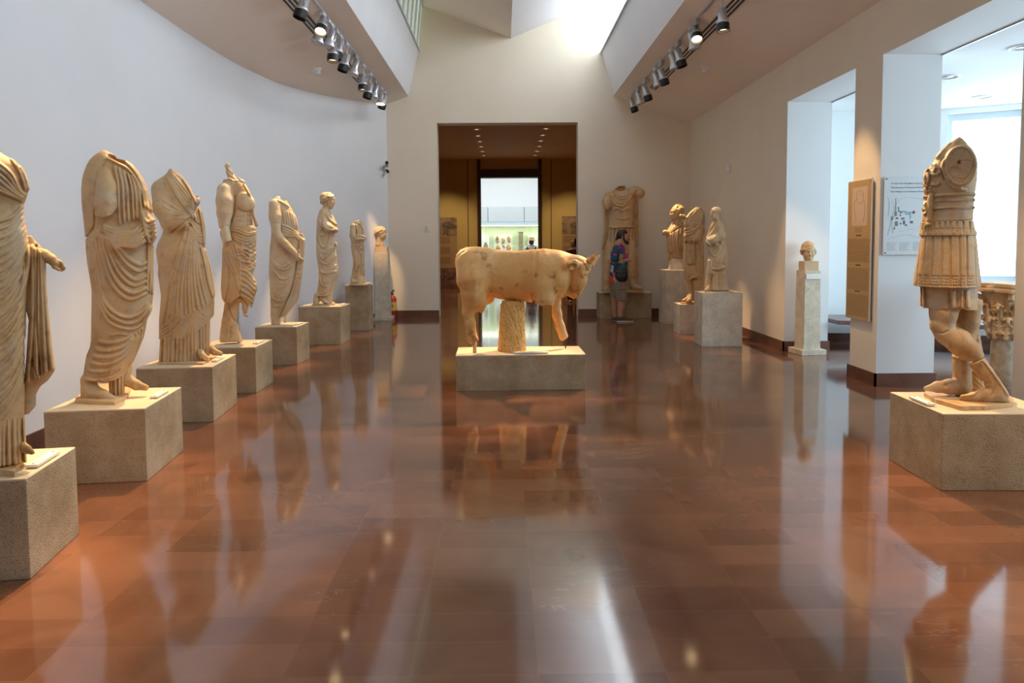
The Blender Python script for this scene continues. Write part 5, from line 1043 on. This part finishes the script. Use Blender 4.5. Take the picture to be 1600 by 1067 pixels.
def man():
    o = fl(972, 502.0); f = Frame(o); t = thing('person', 'person in a colourful patchwork shirt and khaki shorts, seen in profile with a black bag', 'person', o)
    s = Carve('M', (60,50,360,1040), 190, .62)
    p = head(s, (228,132), 148, 82, None, cz=0); s.chain([(188,185,0),(182,230,0)], [36,44], 10)
    s.loft([(215,150,215,1.2),(260,120,240,1.5),(330,112,252,1.45),(420,108,258,1.3),(500,108,258,1.2),(580,108,256,1.2),(640,110,254,1.15)], 1.2, k=8, sm=.8)
    for q in (-1, 1):
        s.chain([(165,265,q*95),(140,330,q*112),(132,378,q*112)], [40,33,27], 12); s.chain([(132,378,q*112),(200,388,q*105),(262,374,q*80)], [28,24,18], 8); s.ell((283,368,q*70), (22,17,13), 6)
        for j in range(4): s.chain([(285,358+j*8,q*72-4),(304,360+j*7,q*66),(306,372+j*4,q*58)], [6.5,6,5], 2)
        s.chain([(278,356,q*62),(296,348,q*56)], [7,5], 3)
    s.chain([(195,620,-60),(205,760,-62),(207,850,-60),(200,905,-60),(200,985,-60)], [62,46,40,32,25], 10); s.chain([(150,620,60),(140,760,62),(135,850,60),(140,985,60)], [62,44,36,24], 10)
    for (x0, z0) in ((205,-60),(150,60)): s.chain([(x0-10,990,z0),(x0+40,1003,z0),(x0+95,1010,z0)], [26,22,14], 8)
    b = s.mesh('body', SKIN, f, t)
    s = Carve('M', (110,40,310,240), 110, .55)
    def p(sd, up, fw): a = math.radians(82); return (228+148*(sd*math.cos(a)+fw*math.sin(a)), 132-148*up, 148*(sd*math.sin(a)-fw*math.cos(a)))
    s.chain([p(0,.15,-.15), p(0,.20,.0)], [.345*148,.315*148], 4); s.chain([p(0,-.05,-.40), p(0,-.18,-.48), p(0,-.30,-.46)], [20,15,8], 5); s.chain([p(0,.02,-.28), p(0,-.1,-.3)], [36,26], 8)
    for q in (-1, 1): s.chain([p(q*.29,.08,.04), p(q*.28,-.18,.06)], [10,9], 4)
    s.mesh('hair', HAIR, f, t, False)
    s = Carve('M', (170,130,310,230), 80, .5); s.chain([p(-.23,-.16,.05), p(-.17,-.32,.16), p(0,-.42,.28), p(.17,-.32,.16), p(.23,-.16,.05)], [11,16,18,16,11], 4); s.chain([p(-.09,-.17,.385), p(0,-.165,.41), p(.09,-.17,.385)], [5,6,5], 2); s.mesh('beard', HAIR, f, t, False)
    s = Carve('M', (60,180,300,660), 190, .62)
    s.loft([(205,148,222,1.2),(225,130,236,1.5),(265,112,250,1.58),(330,102,262,1.5),(420,94,268,1.38),(500,88,272,1.3),(570,82,270,1.26),(615,84,262,1.22)], 1.2, sm=.8)
    for q in (-1, 1): s.chain([(165,262,q*96),(145,315,q*114),(138,345,q*116)], [48,46,44], 14)
    s.fam([(130,300),(110,420),(90,600)], [(250,300),(255,420),(250,600)], 5, 20, 6, .1); s.carve(); s.cut([(60,628),(95,640),(130,612),(300,600)]); s.chain([(190,195,0),(192,214,0)], 34, 4, 'sub'); s.mesh('patchwork_shirt', shirt_mat(), f, t, False)
    s = Carve('M', (80,560,300,810), 190, .62); s.loft([(570,104,260,1.25),(640,106,262,1.2),(690,108,264,1.2)], 1.2, sm=.6); s.chain([(195,640,-62),(208,790,-64)], [68,56], 10); s.chain([(155,640,60),(140,780,62)], [66,52], 10); s.cut([(80,765),(150,770),(160,790),(300,798)])
    s.ridge([(180,668),(255,660)], 8, 5); s.crease([(190,600),(195,650)], 5, 4); s.carve(); s.mesh('khaki_shorts', noisy('khaki_cloth', [(.3,(.24,.20,.15)),(.7,(.30,.255,.19))], 8, 3, .85), f, t)
    SH = nt('brown_shoe', (.10,.055,.03), .7)[0]; SO = nt('pale_sole', (.55,.52,.46), .7)[0]
    for x0, z0, L in ((205,-60,125),(150,60,118)):
        s = Carve('M', (100,960,360,1040), 130, .55); s.chain([(x0-12,988,z0),(x0+45,1002,z0),(x0+L-20,1008,z0)], [33,27,17], 8); s.cut([(0,1012),(400,1012)]); sh = s.mesh('shoe', SH, f, t)
        s = Carve('M', (100,990,360,1040), 130, .5); s.chain([(x0-12,1014,z0),(x0+50,1014,z0),(x0+L-16,1014,z0)], [36,31,20], 8); s.cut([(0,1008),(400,1008)], below=False); s.cut([(0,1024),(400,1024)]); s.mesh('sole', SO, f, sh)
    s = Carve('M', (120,420,310,610), 300, .62); s.loft([(445,155,262,.5,-165),(470,146,270,.5,-168),(540,142,276,.52,-170),(575,160,262,.5,-168),(592,185,235,.4,-165)], .5, sm=.8, pw=2.6); s.ridge([(150,490),(270,495)], 6, 4, 0); s.carve(); bag = s.mesh('shoulder_bag', MT['black'], f, t, False)
    m = MB(); P = [(160,455,-158),(172,380,-168),(185,300,-160),(195,235,-110),(200,205,-45),(215,230,40),(240,300,60),(262,380,-60),(262,455,-150)]
    W = [f.w(np.array(940+x/6.667), np.array(350+y/6.667), np.array(z_/6.667), False) for x, y, z_ in spl(P, 40)]; m.tube(W, .011, 8); m.build('bag_strap', MT['black'], t, True)
man()
CR.update(P=(740,260,7.625), W=(840,330,15.24))
def hat_person():
    Y = 26.0; g = atY(829.5, 375, Y); o = np.array([g[0], Y, 0]); f = Frame(o); k = f.sy*7.625
    t = thing('person', 'person in a straw hat with a dark backpack, seen from behind in the gallery', 'person', o)
    cx = 690; top = 838; U = k
    s = Carve('P', (560,820,810,1470), .32*U, .55)
    head(s, (cx,top+.17*U), .235*U, 180, None); s.loft([(top+.30*U,cx-.07*U,cx+.07*U,1),(top+.37*U,cx-.20*U,cx+.20*U,.5),(top+.6*U,cx-.18*U,cx+.18*U,.6),(top+.95*U,cx-.17*U,cx+.17*U,.65)], .6, k=.03*U, sm=.5)
    for q in (-1, 1):
        s.chain([(cx+q*.20*U,top+.42*U,0),(cx+q*.25*U,top+.70*U,0),(cx+q*.22*U,top+.92*U,-.10*U)], [.06*U,.048*U,.036*U], .02*U); s.ell((cx+q*.21*U,top+.97*U,-.14*U), (.03*U,.05*U,.03*U), .01*U); s.chain([(cx+q*.09*U,top+.95*U,0),(cx+q*.10*U,top+1.35*U,0),(cx+q*.10*U,top+1.78*U,0)], [.085*U,.06*U,.045*U], .02*U); s.chain([(cx+q*.10*U,top+1.80*U,0),(cx+q*.11*U,top+1.82*U,.14*U*(1))], [.05*U,.04*U], .02*U)
    s.mesh('body', SKIN, f, t, False)
    s = Carve('P', (560,850,810,1470), .32*U, .55); s.loft([(top+.335*U,cx-.11*U,cx+.11*U,.8),(top+.38*U,cx-.22*U,cx+.22*U,.55),(top+.6*U,cx-.20*U,cx+.20*U,.66),(top+1.0*U,cx-.20*U,cx+.20*U,.7)], .6, sm=.5)
    for q in (-1, 1): s.chain([(cx+q*.20*U,top+.43*U,0),(cx+q*.255*U,top+.62*U,0)], [.075*U,.07*U], .02*U)
    s.mesh('white_shirt', nt('white_cotton', (.72,.71,.68), .85)[0], f, t, False)
    s = Carve('P', (560,850,810,1470), .32*U, .6); s.loft([(top+.95*U,cx-.19*U,cx+.19*U,.7),(top+1.1*U,cx-.20*U,cx+.20*U,.7)], .7, sm=.4)
    for q in (-1, 1): s.chain([(cx+q*.10*U,top+1.05*U,0),(cx+q*.11*U,top+1.70*U,0)], [.11*U,.085*U], .02*U)
    s.mesh('dark_trousers', nt('navy_cloth', (.03,.035,.06), .85)[0], f, t, False)
    s = Carve('P', (600,820,780,960), .3*U, .5); s.ell((cx,top+.07*U,0), (.105*U,.085*U,.115*U)); s.ell((cx,top+.125*U,0), (.175*U,.022*U,.185*U), .02*U); s.ell((cx,top+.19*U,.0), (.085*U,.10*U,.10*U), 0, 'sub'); s.mesh('straw_hat', noisy('straw', [(.3,(.50,.38,.20)),(.7,(.60,.47,.27))], 40, 3, .8), f, t, False)
    s = Carve('P', (600,840,780,960), .3*U, .5); s.ell((cx,top+.20*U,-.03*U), (.095*U,.10*U,.09*U)); s.mesh('hair', noisy('auburn_hair', [(.3,(.06,.02,.01)),(.7,(.10,.04,.02))], 30, 3, .6), f, t, False)
    s = Carve('P', (580,860,800,1250), .5*U, .55); s.loft([(top+.50*U,cx-.12*U,cx+.12*U,.6,-.20*U),(top+.6*U,cx-.15*U,cx+.15*U,.6,-.22*U),(top+.85*U,cx-.15*U,cx+.15*U,.6,-.22*U),(top+.92*U,cx-.12*U,cx+.12*U,.6,-.20*U)], .6, sm=.5)
    for q in (-1, 1): s.chain([(cx+q*.10*U,top+.60*U,-.16*U),(cx+q*.15*U,top+.42*U,-.11*U),(cx+q*.16*U,top+.37*U,.0)], .032*U, .01*U)
    s.mesh('backpack', MT['black'], f, t, False)
hat_person()
def shadow_person():
    Y = 18.4; g = atY(897, 380, Y); o = np.array([g[0], Y, 0]); f = Frame(o); U = f.sy*15.24; cx = 862; top = 640
    t = thing('person', 'dark-haired person in a dark red top standing in the dim hall, behind the bull', 'person', o)
    s = Carve('W', (500,600,1220,2260), .32*U, .8)
    head(s, (cx-8,top+.13*U), .225*U, -40, None); s.loft([(top+.25*U,cx-.055*U,cx+.055*U,1),(top+.31*U,cx-.17*U,cx+.17*U,.5),(top+.55*U,cx-.15*U,cx+.15*U,.62),(top+.9*U,cx-.16*U,cx+.16*U,.7)], .6, k=.03*U, sm=.6)
    for q in (-1, 1):
        s.chain([(cx+q*.17*U,top+.36*U,0),(cx+q*.21*U,top+.62*U,0),(cx+q*.19*U,top+.84*U,-.08*U)], [.05*U,.04*U,.03*U], .02*U); s.ell((cx+q*.185*U,top+.90*U,-.10*U), (.026*U,.05*U,.03*U), .01*U); s.chain([(cx+q*.085*U,top+.88*U,0),(cx+q*.09*U,top+1.25*U,0),(cx+q*.09*U,top+1.62*U,0)], [.085*U,.055*U,.04*U], .02*U); s.chain([(cx+q*.09*U,top+1.64*U,0),(cx+q*.10*U,top+1.66*U,-.14*U)], [.045*U,.035*U], .02*U)
    s.mesh('body', SKIN, f, t, False)
    s = Carve('W', (500,850,1220,2260), .32*U, .8); s.loft([(top+.275*U,cx-.08*U,cx+.08*U,.9),(top+.32*U,cx-.185*U,cx+.185*U,.55),(top+.55*U,cx-.165*U,cx+.165*U,.68),(top+.95*U,cx-.185*U,cx+.185*U,.75)], .6, sm=.6)
    for q in (-1, 1): s.chain([(cx+q*.175*U,top+.37*U,0),(cx+q*.215*U,top+.55*U,0)], [.06*U,.055*U], .02*U)
    s.mesh('dark_red_top', nt('dark_red_cloth', (.07,.012,.010), .85)[0], f, t, False)
    s = Carve('W', (500,1400,1220,2260), .32*U, .9); s.loft([(top+.9*U,cx-.17*U,cx+.17*U,.75),(top+1.02*U,cx-.185*U,cx+.185*U,.75)], .7, sm=.4)
    for q in (-1, 1): s.chain([(cx+q*.09*U,top+1.0*U,0),(cx+q*.095*U,top+1.58*U,0)], [.10*U,.07*U], .02*U)
    s.mesh('dark_trousers', nt('black_cloth', (.02,.02,.025), .85)[0], f, t, False)
    s = Carve('W', (700,600,1020,920), .3*U, .7); s.ell((cx+6,top+.095*U,.03*U), (.088*U,.10*U,.095*U)); s.chain([(cx+45,top+.17*U,.07*U)], .05*U, 8); s.mesh('hair', HAIR, f, t, False)
shadow_person()
# ---------------------------------------------------------------- hall posters and the showcase of the far gallery
def poster(label, x0, x1, z0, z1, top_, low):
    t = thing('wall_poster', label, 'poster', ((x0+x1)/2, YH-.01, z0)); y = YH-.012; W, H = x1-x0, z1-z0
    m = MB(); m.box(x0,x1,YH-.012,YH,z0,z1); m.build('sheet', noisy('sepia_sheet', [(.3,(.36,.22,.11)),(.7,(.42,.27,.14))], 2, 3, .6), t)
    def pic(nm, u0, u1, v0, v1, stops, sc): m = MB(); m.add([(x0+u0*W,y-.002,z1-v1*H),(x0+u1*W,y-.002,z1-v1*H),(x0+u1*W,y-.002,z1-v0*H),(x0+u0*W,y-.002,z1-v0*H)], [[0,1,2,3]]); m.build(nm, noisy(nm, stops, sc, 6, .7, dist=1.2), t)
    pic('upper_photograph', 0, 1, 0, top_, [(.3,(.05,.035,.03)),(.5,(.24,.16,.10)),(.7,(.42,.30,.19))], 2.6)
    if low: pic('lower_photograph', 0, 1, .74, 1, [(.35,(.05,.025,.018)),(.6,(.24,.12,.08))], 5)
    for v in (.28,.43,.58): m = MB(); m.add([(x0+.06*W,y-.002,z1-(v+.10)*H),(x0+.72*W,y-.002,z1-(v+.10)*H),(x0+.72*W,y-.002,z1-v*H),(x0+.06*W,y-.002,z1-v*H)], [[0,1,2,3]]); m.build('caption_block', nt('caption_block', (.30,.17,.08), .7)[0], t)
a, b = atY(690,340,YH), atY(715,446,YH); poster('tall brown poster with landscape photographs on the hall wall left of the inner door', -2.45, b[0], b[2], a[2], .27, True)
a, b = atY(878,338,YH), atY(903,446,YH); poster('tall brown poster with a ruins photograph on the hall wall right of the inner door', a[0], 2.75, b[2], a[2], .26, True)
def showcase():
    t = thing('showcase', 'long wall showcase lit pale green inside, in the bright gallery beyond the inner door', 'showcase', (0,YR,0)); zb = .75; zi = 2.30
    MT['caseback'] = noisy('pale_green_lining', [(.3,(.66,.72,.46)),(.7,(.72,.78,.54))], 1, 2, .8); MT['casegrey'] = nt('grey_blue_panel', (.52,.57,.58), .6)[0]
    m = MB(); m.box(-4.4,4.4,YR-.5,YR+.59,0,zb); m.build('base', MT['casegrey'], t)
    m = MB(); m.box(-4.4,4.4,YR+.45,YR+.59,zb,zi); m.build('back_panel', MT['caseback'], t)
    for x0, x1 in ((-4.4,-.64),(-.62,.86),(.88,4.4)): m = MB(); m.box(x0,x1,YR-.5,YR+.59,zi+.14,3.05); m.build('fascia_panel', MT['casegrey'], t)
    m = MB(); m.box(-4.4,4.4,YR-.52,YR+.59,zi,zi+.13); m.build('glass_head_rail', nt('pale_blue_rail', (.50,.62,.66), .4)[0], t)
    m = MB(); m.box(-4.4,4.4,YR-.2,YR-.05,zi-.02,zi-.001); m.build('light_strip', emis('case_lamp', (1,1,.80), 14), t)
    gl = bpy.data.materials.new('case_glass'); gl.use_nodes = True; gn = gl.node_tree; gn.nodes.clear(); tr = N(gn, 'ShaderNodeBsdfTransparent'); tr.inputs[0].default_value = (.93,.97,.96,1); gs = N(gn, 'ShaderNodeBsdfGlossy', Roughness=.02); mx = N(gn, 'ShaderNodeMixShader'); mx.inputs[0].default_value = .05; ou = N(gn, 'ShaderNodeOutputMaterial'); gn.links.new(tr.outputs[0], mx.inputs[1]); gn.links.new(gs.outputs[0], mx.inputs[2]); gn.links.new(mx.outputs[0], ou.inputs[0])
    for x0, x1 in ((-2.2,-.64),(-.62,.86),(.88,2.4)): m = MB(); m.box(x0,x1,YR-.5,YR-.492,zb,zi); m.build('glass_pane', gl, t)
    U = lambda u, v, Y: atY(740+u/7.625, 260+v/7.625, Y)
    bw = nt('board_white', (.80,.80,.74), .7)[0]; Yb = YR+.30
    for lab, u0, u1 in (('white display board holding six fragments in the showcase',243,462),('white display board at the left of the showcase, partly hidden by the door frame',60,185),('white display board behind the straw hat in the showcase',648,800)):
        a, b = U(u0,818,Yb), U(u1,818,Yb); m = MB(); m.box(a[0],b[0],Yb,Yb+.14,zb+.004,a[2]); tag(m.build('display_board', bw, None, bevel=.004), lab, 'display board')
    TC = noisy('ochre_terracotta', [(.3,(.32,.17,.05)),(.6,(.52,.31,.11)),(.8,(.60,.42,.20))], 14, 5, .8); GR = noisy('grey_terracotta', [(.3,(.16,.15,.12)),(.7,(.30,.27,.21))], 14, 5, .8)
    def frag(label, pts, mat, hole=None, grp='ancient fragments in the gallery showcase'):
        c = np.mean(pts, 0); ctr = U(c[0], c[1], Yb-.03); s_ = 7.625*F/Yb; P = spl(list(pts)+[pts[0]], 28)[:-1]; V = []
        for dy, sc in ((.028,.9),(.0,1.0),(-.022,.8),(-.03,.45)):
            for u, v in P: q = U(c[0]+(u-c[0])*sc, c[1]+(v-c[1])*sc, Yb-.03); V.append((q[0], Yb-.03+dy, q[2]))
        n = len(P); m = MB(); m.add(V, [[j*n+i, j*n+(i+1)%n, (j+1)*n+(i+1)%n, (j+1)*n+i] for j in range(3) for i in range(n)]+[list(range(n))[::-1], [3*n+i for i in range(n)]])
        t2 = thing('terracotta_fragment', label, 'fragment', tuple(ctr), grp); o = m.build('fragment_body', mat, t2, True)
        if hole:
            q = U(hole[0], hole[1], Yb-.06); m = MB(); m.tube([(q[0],q[1]-.004,q[2]),(q[0],q[1]+.01,q[2])], .035, 14); m.build('painted_hollow', nt('painted_hollow', (.10,.06,.03), .9)[0], t2)  # solid disc; the shade of the hole is put into its dark colour
    frag('oval ring-shaped ochre fragment, first in the upper row on the board', [(262,860),(275,830),(295,832),(302,870),(298,905),(280,916),(264,900)], TC, (283,865))
    frag('wedge-shaped ochre fragment, middle of the upper row on the board', [(334,855),(350,852),(374,885),(355,915),(336,925),(338,890)], TC)
    frag('pointed ochre fragment, last in the upper row on the board', [(400,850),(415,828),(438,860),(443,880),(425,908),(402,885)], TC)
    frag('peaked brown fragment, first in the lower row on the board', [(262,970),(290,935),(320,965),(312,985),(270,988)], TC)
    frag('small dark grey fragment in the lower row on the board', [(343,945),(352,936),(375,955),(368,970),(345,962)], GR)
    frag('rounded ochre fragment, last in the lower row on the board', [(390,955),(412,925),(440,940),(446,975),(420,995),(392,985)], TC)
    frag('grey conical fragment on the left display board', [(118,945),(143,898),(170,945),(165,985),(120,985)], GR)
    a, b = U(537,785,Yb-.1), U(590,1010,Yb-.1); t2 = thing('relief_strip', 'tall narrow brown relief hanging between the boards in the showcase', 'relief', (float(a[0]+b[0])/2,Yb-.1,zb))
    m = MB(); m.box(a[0],b[0],Yb-.10,Yb-.04,zb+.004,a[2]-.02); m.build('carved_slab', noisy('brown_relief', [(.3,(.16,.11,.07)),(.7,(.36,.28,.19))], 12, 6, .8, .6, 30, .02), t2, bevel=.006)
    m = MB(); m.box(a[0]-.02,b[0]+.02,Yb-.11,Yb-.03,a[2]-.02,a[2]+.01); m.build('hanging_bar', MT['black'], t2)
showcase()
# ---------------------------------------------------------------- lighting tracks and spot lamps
def spot(loc, aim, power, ang=28, col=(1,.70,.40), blend=.7, r=.04):
    l = bpy.data.lights.new('spot', 'SPOT'); l.energy = power; l.color = col; l.spot_size = math.radians(ang); l.spot_blend = blend; l.shadow_soft_size = r
    o = bpy.data.objects.new('spot', l); COL.objects.link(o); o.location = loc
    o.rotation_euler = (Vector(aim)-Vector(loc)).to_track_quat('-Z', 'Y').to_euler(); return o
def rails(label, x, zf, y1, n, gap, name, wd, hang=.0):
    t = thing(name, label, 'lighting track', (x, y1, zf(x)))
    for i in range(n):
        xc = x+(i-(n-1)/2)*gap; z = zf(xc)-hang; m = MB(); a, b = xc-wd/2, xc+wd/2
        m.hexa([(a,YB,zf(a)-hang-.014),(b,YB,zf(b)-hang-.014),(b,y1,zf(b)-hang-.014),(a,y1,zf(a)-hang-.014),(a,YB,zf(a)-hang),(b,YB,zf(b)-hang),(b,y1,zf(b)-hang),(a,y1,zf(a)-hang)])
        m.build('rail', MT['black'] if n > 1 else MT['silver'], t)
    if n > 1:
        for s in (-.5,.5):
            xc = x+s*gap; a, b = xc-.012, xc+.012; m = MB(); m.hexa([(a,YB,zf(a)-.008),(b,YB,zf(b)-.008),(b,y1,zf(b)-.008),(a,y1,zf(a)-.008),(a,YB,zf(a)),(b,YB,zf(b)),(b,y1,zf(b)),(a,y1,zf(a))]); m.build('pale_channel', MT['white'], t)
rails('triple black slot track on the left ceiling beside the curved wall', -2.50, zl, 14.05, 3, .045, 'slot_track', .020)
rails('triple black slot track on the right ceiling', 2.83, zr, 13.40, 3, .045, 'slot_track', .020)
rails('silver lamp track along the left ceiling edge', -2.28, zl, 14.35, 1, 0, 'lamp_track', .035, .0)
rails('silver lamp track along the right ceiling edge', 2.60, zr, 14.55, 1, 0, 'lamp_track', .035, .0)
MT['lamplit'] = emis('lit_lamp', (1,.70,.38), 4.0); MT['lampoff'] = nt('lamp_glass', (.35,.30,.26), .2)[0]
def track_lamp(label, px, py, xt, zf, aim, style, lit, box, grp, dx=0.0):
    """spot lamp: its head is where the ray through the photo point meets the track plane"""
    hd = atX(px, py, xt+dx); y = hd[1]; zt = zf(xt)-.014; K = 1.3; d = np.array(aim)-hd; d = d/np.linalg.norm(d)
    d = np.array([d[0]*.6 if lit else (-.28 if xt < 0 else .28), d[1]*(.9 if lit and style == 'snoot' and aim[1] < 4 else .15), -1.0]); d = d/np.linalg.norm(d)
    t = thing('track_lamp', label, 'spot lamp', (xt, y, zt), grp); piv = np.array([xt+dx, y, min(zt-.10, hd[2]+.09)])
    m = MB(); m.box(xt-.028,xt+.028,y-(.11 if box else .07),y+(.11 if box else .07),zt-(.075 if box else .05),zt); m.build('adapter_box', MT['metal'] if box else MT['silver'], t, bevel=.006)
    m = MB(); m.tube([(xt,y,zt-.04), piv+[0,0,.02], piv], .012, 8); m.build('stem', MT['silver'], t, True)
    side = np.cross(d, [0,0,1.]); side = side/(np.linalg.norm(side)+1e-9); b = piv-d*.0
    m = MB()
    for s in (-1, 1): m.tube([piv, piv+side*s*.066+d*.01, piv+side*s*.072+d*.11], .006, 6)
    m.build('yoke', MT['metal'], t, True)
    m = MB()
    if style == 'bell': m.tube([b-d*.03, b-d*.025, b+d*.09, b+d*.13, b+d*.19, b+d*.21], [.025,.047,.047,.062,.09,.092], 18)
    else: m.tube([b-d*.03, b-d*.025, b+d*.10, b+d*.12, b+d*.15], [.025,.052,.054,.072,.074], 18)
    hd_ = m.build('lamp_head', MT['silver'], t, True)
    e = b+d*(.211 if style == 'bell' else .151)
    if style == 'snoot':
        m = MB(); R = .077; n = 18; m.tube([e, e+d*.09], R, n, False); m.tube([e+d*.09, e+d*.0], R*.93, n, False); m.build('black_snoot', MT['black'], t, True); lens_c, lr = e+d*.045, .070
    else: lens_c, lr = e+d*.001, .082
    m = MB(); m.tube([lens_c-d*.004, lens_c+d*.002], lr, 18); m.build('lens', MT['lamplit'] if lit else MT['lampoff'], t, label='glowing lens' if lit else None)
    return e+d*(.10 if style == 'snoot' else .02), d
def S_(k, h, dx=0, dy=0): c = PG[k][0]; return np.array([c[0]+dx, c[1]+dy, c[2]+h])
LL = [(477,9,'snoot',0,1,(-1.2,2.0,1.0)),(505,42,'snoot',1,0,S_('P1',.9,.25,-.2)),(502,55,'bell',0,0,S_('P2',1.2),-.10),(519,57,'bell',0,0,S_('P2',.9,.1)),(521,80,'snoot',1,0,S_('P2',1.0,.1),-.05),(532,74,'snoot',0,0,S_('P3',1.0)),(542,97,'snoot',0,0,S_('P3',.9,.1)),(557,106,'bell',0,1,S_('P4',1.0)),(568,128,'snoot',1,0,S_('P3',.9,.1)),(579,141,'snoot',0,0,S_('P5',.9)),(588,138,'bell',0,1,S_('P6',.9)),(596,153,'bell',1,0,S_('P6',1.0,.1)),(601,158,'snoot',0,0,S_('P7',.6))]
nms = ['black-fronted lamp cut by the top edge, nearest on the left track','glowing lamp with black ring aimed towards the viewer on the left track','white bell-shaped lamp just below the glowing one on the left track','white bell-shaped lamp right of the first glowing lamp on the left track','lamp with black ring glowing orange, beside another black-ringed lamp on the left track','unlit black-ringed lamp crowded against the orange one on the left track','unlit black-ringed lamp alone in the middle of the left track','white bell-shaped lamp beside a grey box in the middle of the left track','black-ringed lamp glowing orange below the grey box on the left track','unlit black-ringed lamp above the detector end of the left track','white bell lamp beside the second grey box on the left track','bright white glowing bell lamp near the far end of the left track','unlit black-ringed lamp, last on the left track']
HEADS = {}
for i, ((px, py, st, lit, bx, aim, *dx), nm) in enumerate(zip(LL, nms)): HEADS['L%d' % i] = track_lamp(nm, px, py, -2.28, zl, aim, st, lit, bx, 'spot lamps on the left track', *dx)
RLs = [(1128,30,'snoot',1,1,(2.9,6.0,1.0),'glowing black-ringed lamp nearest on the right track'),(1087,47,'snoot',1,1,(1.2,3.5,1.2),'glowing lamp facing the viewer on the right track'),(1080,62,'bell',0,0,S_('SM',.9),'white bell-shaped lamp under the viewer-facing lamp on the right track'),(1059,90,'snoot',0,1,(2.2,7.4,.8),'unlit black-ringed lamp with grey box, middle of the right track'),(1050,93,'bell',0,0,S_('SM',.7),'white bell lamp paired with the middle black-ringed lamp on the right track'),(1033,119,'snoot',0,1,S_('SM',.8),'unlit black-ringed lamp with grey box, second from the far cluster on the right track'),(1024,121,'bell',0,0,S_('HD',.8),'white bell lamp paired with the second black-ringed lamp on the right track'),(1008,145,'snoot',0,1,S_('HD',.9),'unlit black-ringed lamp in the far cluster of the right track'),(997,147,'bell',0,1,S_('BU',.6),'white bell lamp in the far cluster of the right track'),(987,155,'snoot',0,0,(1.9,8.0,1.0),'black-fronted lamp facing the viewer, last on the right track')]
for i, (px, py, st, lit, bx, aim, nm) in enumerate(RLs): HEADS['R%d' % i] = track_lamp(nm, px, py, 2.60, zr, aim, st, lit, bx, 'spot lamps on the right track')
# spot beams: some at the lamp heads, some added without a lamp body
GAIN = 6.0
def from_lamp(k, aim, power, ang=26, **kw): spot(HEADS[k][0]+HEADS[k][1]*.02, aim, power*GAIN, ang, **kw)
WARM = (1,.62,.30)
for y_, k_, h_, dx_, p_ in ((5.1,'P1',.8,.12,760),(6.7,'P2',.8,.1,760),(8.5,'P3',.8,.1,700)): spot((-2.28,y_,zl(-2.28)-.3), S_(k_, h_, dx_), p_, 30, col=WARM)  # added spots on the unseen near track, no lamp bodies
from_lamp('L1', S_('P4',.85,.05), 115, 26, col=WARM); from_lamp('L5', S_('P5',.9), 110, 26, col=WARM); from_lamp('L8', S_('P6',.8), 100, 26, col=WARM)
from_lamp('L12', S_('P7',.6), 60, 22, col=WARM); from_lamp('L10', np.array([pc1[0],pc1[1],1.5]), 60, 14, col=WARM)
from_lamp('L7', S_('B',.5,-.4), 190, 20, col=WARM); from_lamp('R3', S_('B',.6,.3), 230, 22, col=WARM); from_lamp('R2', S_('B',.3,0), 120, 16, col=WARM)
from_lamp('R0', S_('S',.6,-.05), 210, 32, col=WARM); from_lamp('R5', S_('SM',.8), 60, 22, col=WARM); from_lamp('R7', S_('HD',.9), 130, 22, col=WARM); from_lamp('R8', S_('BU',.5), 110, 18, col=WARM)
spot((2.6,8.6,4.45), (4.1,9.6,1.45), 200, 20, col=WARM); spot((2.83,8.0,4.40), (XR,7.68,1.7), 260, 26, col=WARM); spot((2.6,5.2,4.45), (4.76,6.62,.9), 300, 18, col=WARM); spot((2.6,3.2,4.45), (2.55,3.7,0), 280, 46, col=WARM)  # added spots along the right tracks, none has a lamp body
spot((-2.28,3.9,4.40), (-1.85,3.7,0), 260, 48, col=WARM)  # added bodiless spot for the warm floor pool by the nearest pedestals
# hall downlights, wall spots without fixtures, and an added gallery light
for o in [o for o in COL.objects if o.name.startswith('downlight') and 'hall' in o.get('label', '')]:
    spot((o.location.x, o.location.y, ZC-.06), (o.location.x*1.15, o.location.y+.1, 0), 60, 95, col=(1,.74,.42), blend=.9, r=.08)
for x in (-1.9, 2.3): spot((x,YH-2.2,ZC-.1), (x,YH,1.4), 160, 60, col=(1,.74,.42), blend=.9)  # two spots aimed at the hall wall, without fixtures
def area(name, loc, aim, sx, sy, power, col):
    l = bpy.data.lights.new(name, 'AREA'); l.shape = 'RECTANGLE'; l.size = sx; l.size_y = sy; l.energy = power; l.color = col
    o = bpy.data.objects.new(name, l); COL.objects.link(o); o.location = loc; o.rotation_euler = (Vector(aim)-Vector(loc)).to_track_quat('-Z', 'Y').to_euler()
area('gallery_fill_area', (0,26.5,5.1), (0,27.5,0), 6, 2.5, 330, (.86,.95,1.0))  # added unseen area light that brightens the gallery
# ---------------------------------------------------------------- world and colour management
w = bpy.data.worlds.new('world'); SCN.world = w; w.use_nodes = True
w.node_tree.nodes['Background'].inputs[0].default_value = (.75,.85,1,1); w.node_tree.nodes['Background'].inputs[1].default_value = .3
vs = SCN.view_settings; vs.view_transform = 'Standard'; vs.look = 'None'; vs.gamma = 1; vs.use_curve_mapping = False; vs.exposure = 0.38
SCN.cycles.max_bounces = 8; SCN.cycles.diffuse_bounces = 5; SCN.cycles.glossy_bounces = 4; SCN.cycles.caustics_reflective = False; SCN.cycles.caustics_refractive = False
SCN.cycles.use_denoising = True
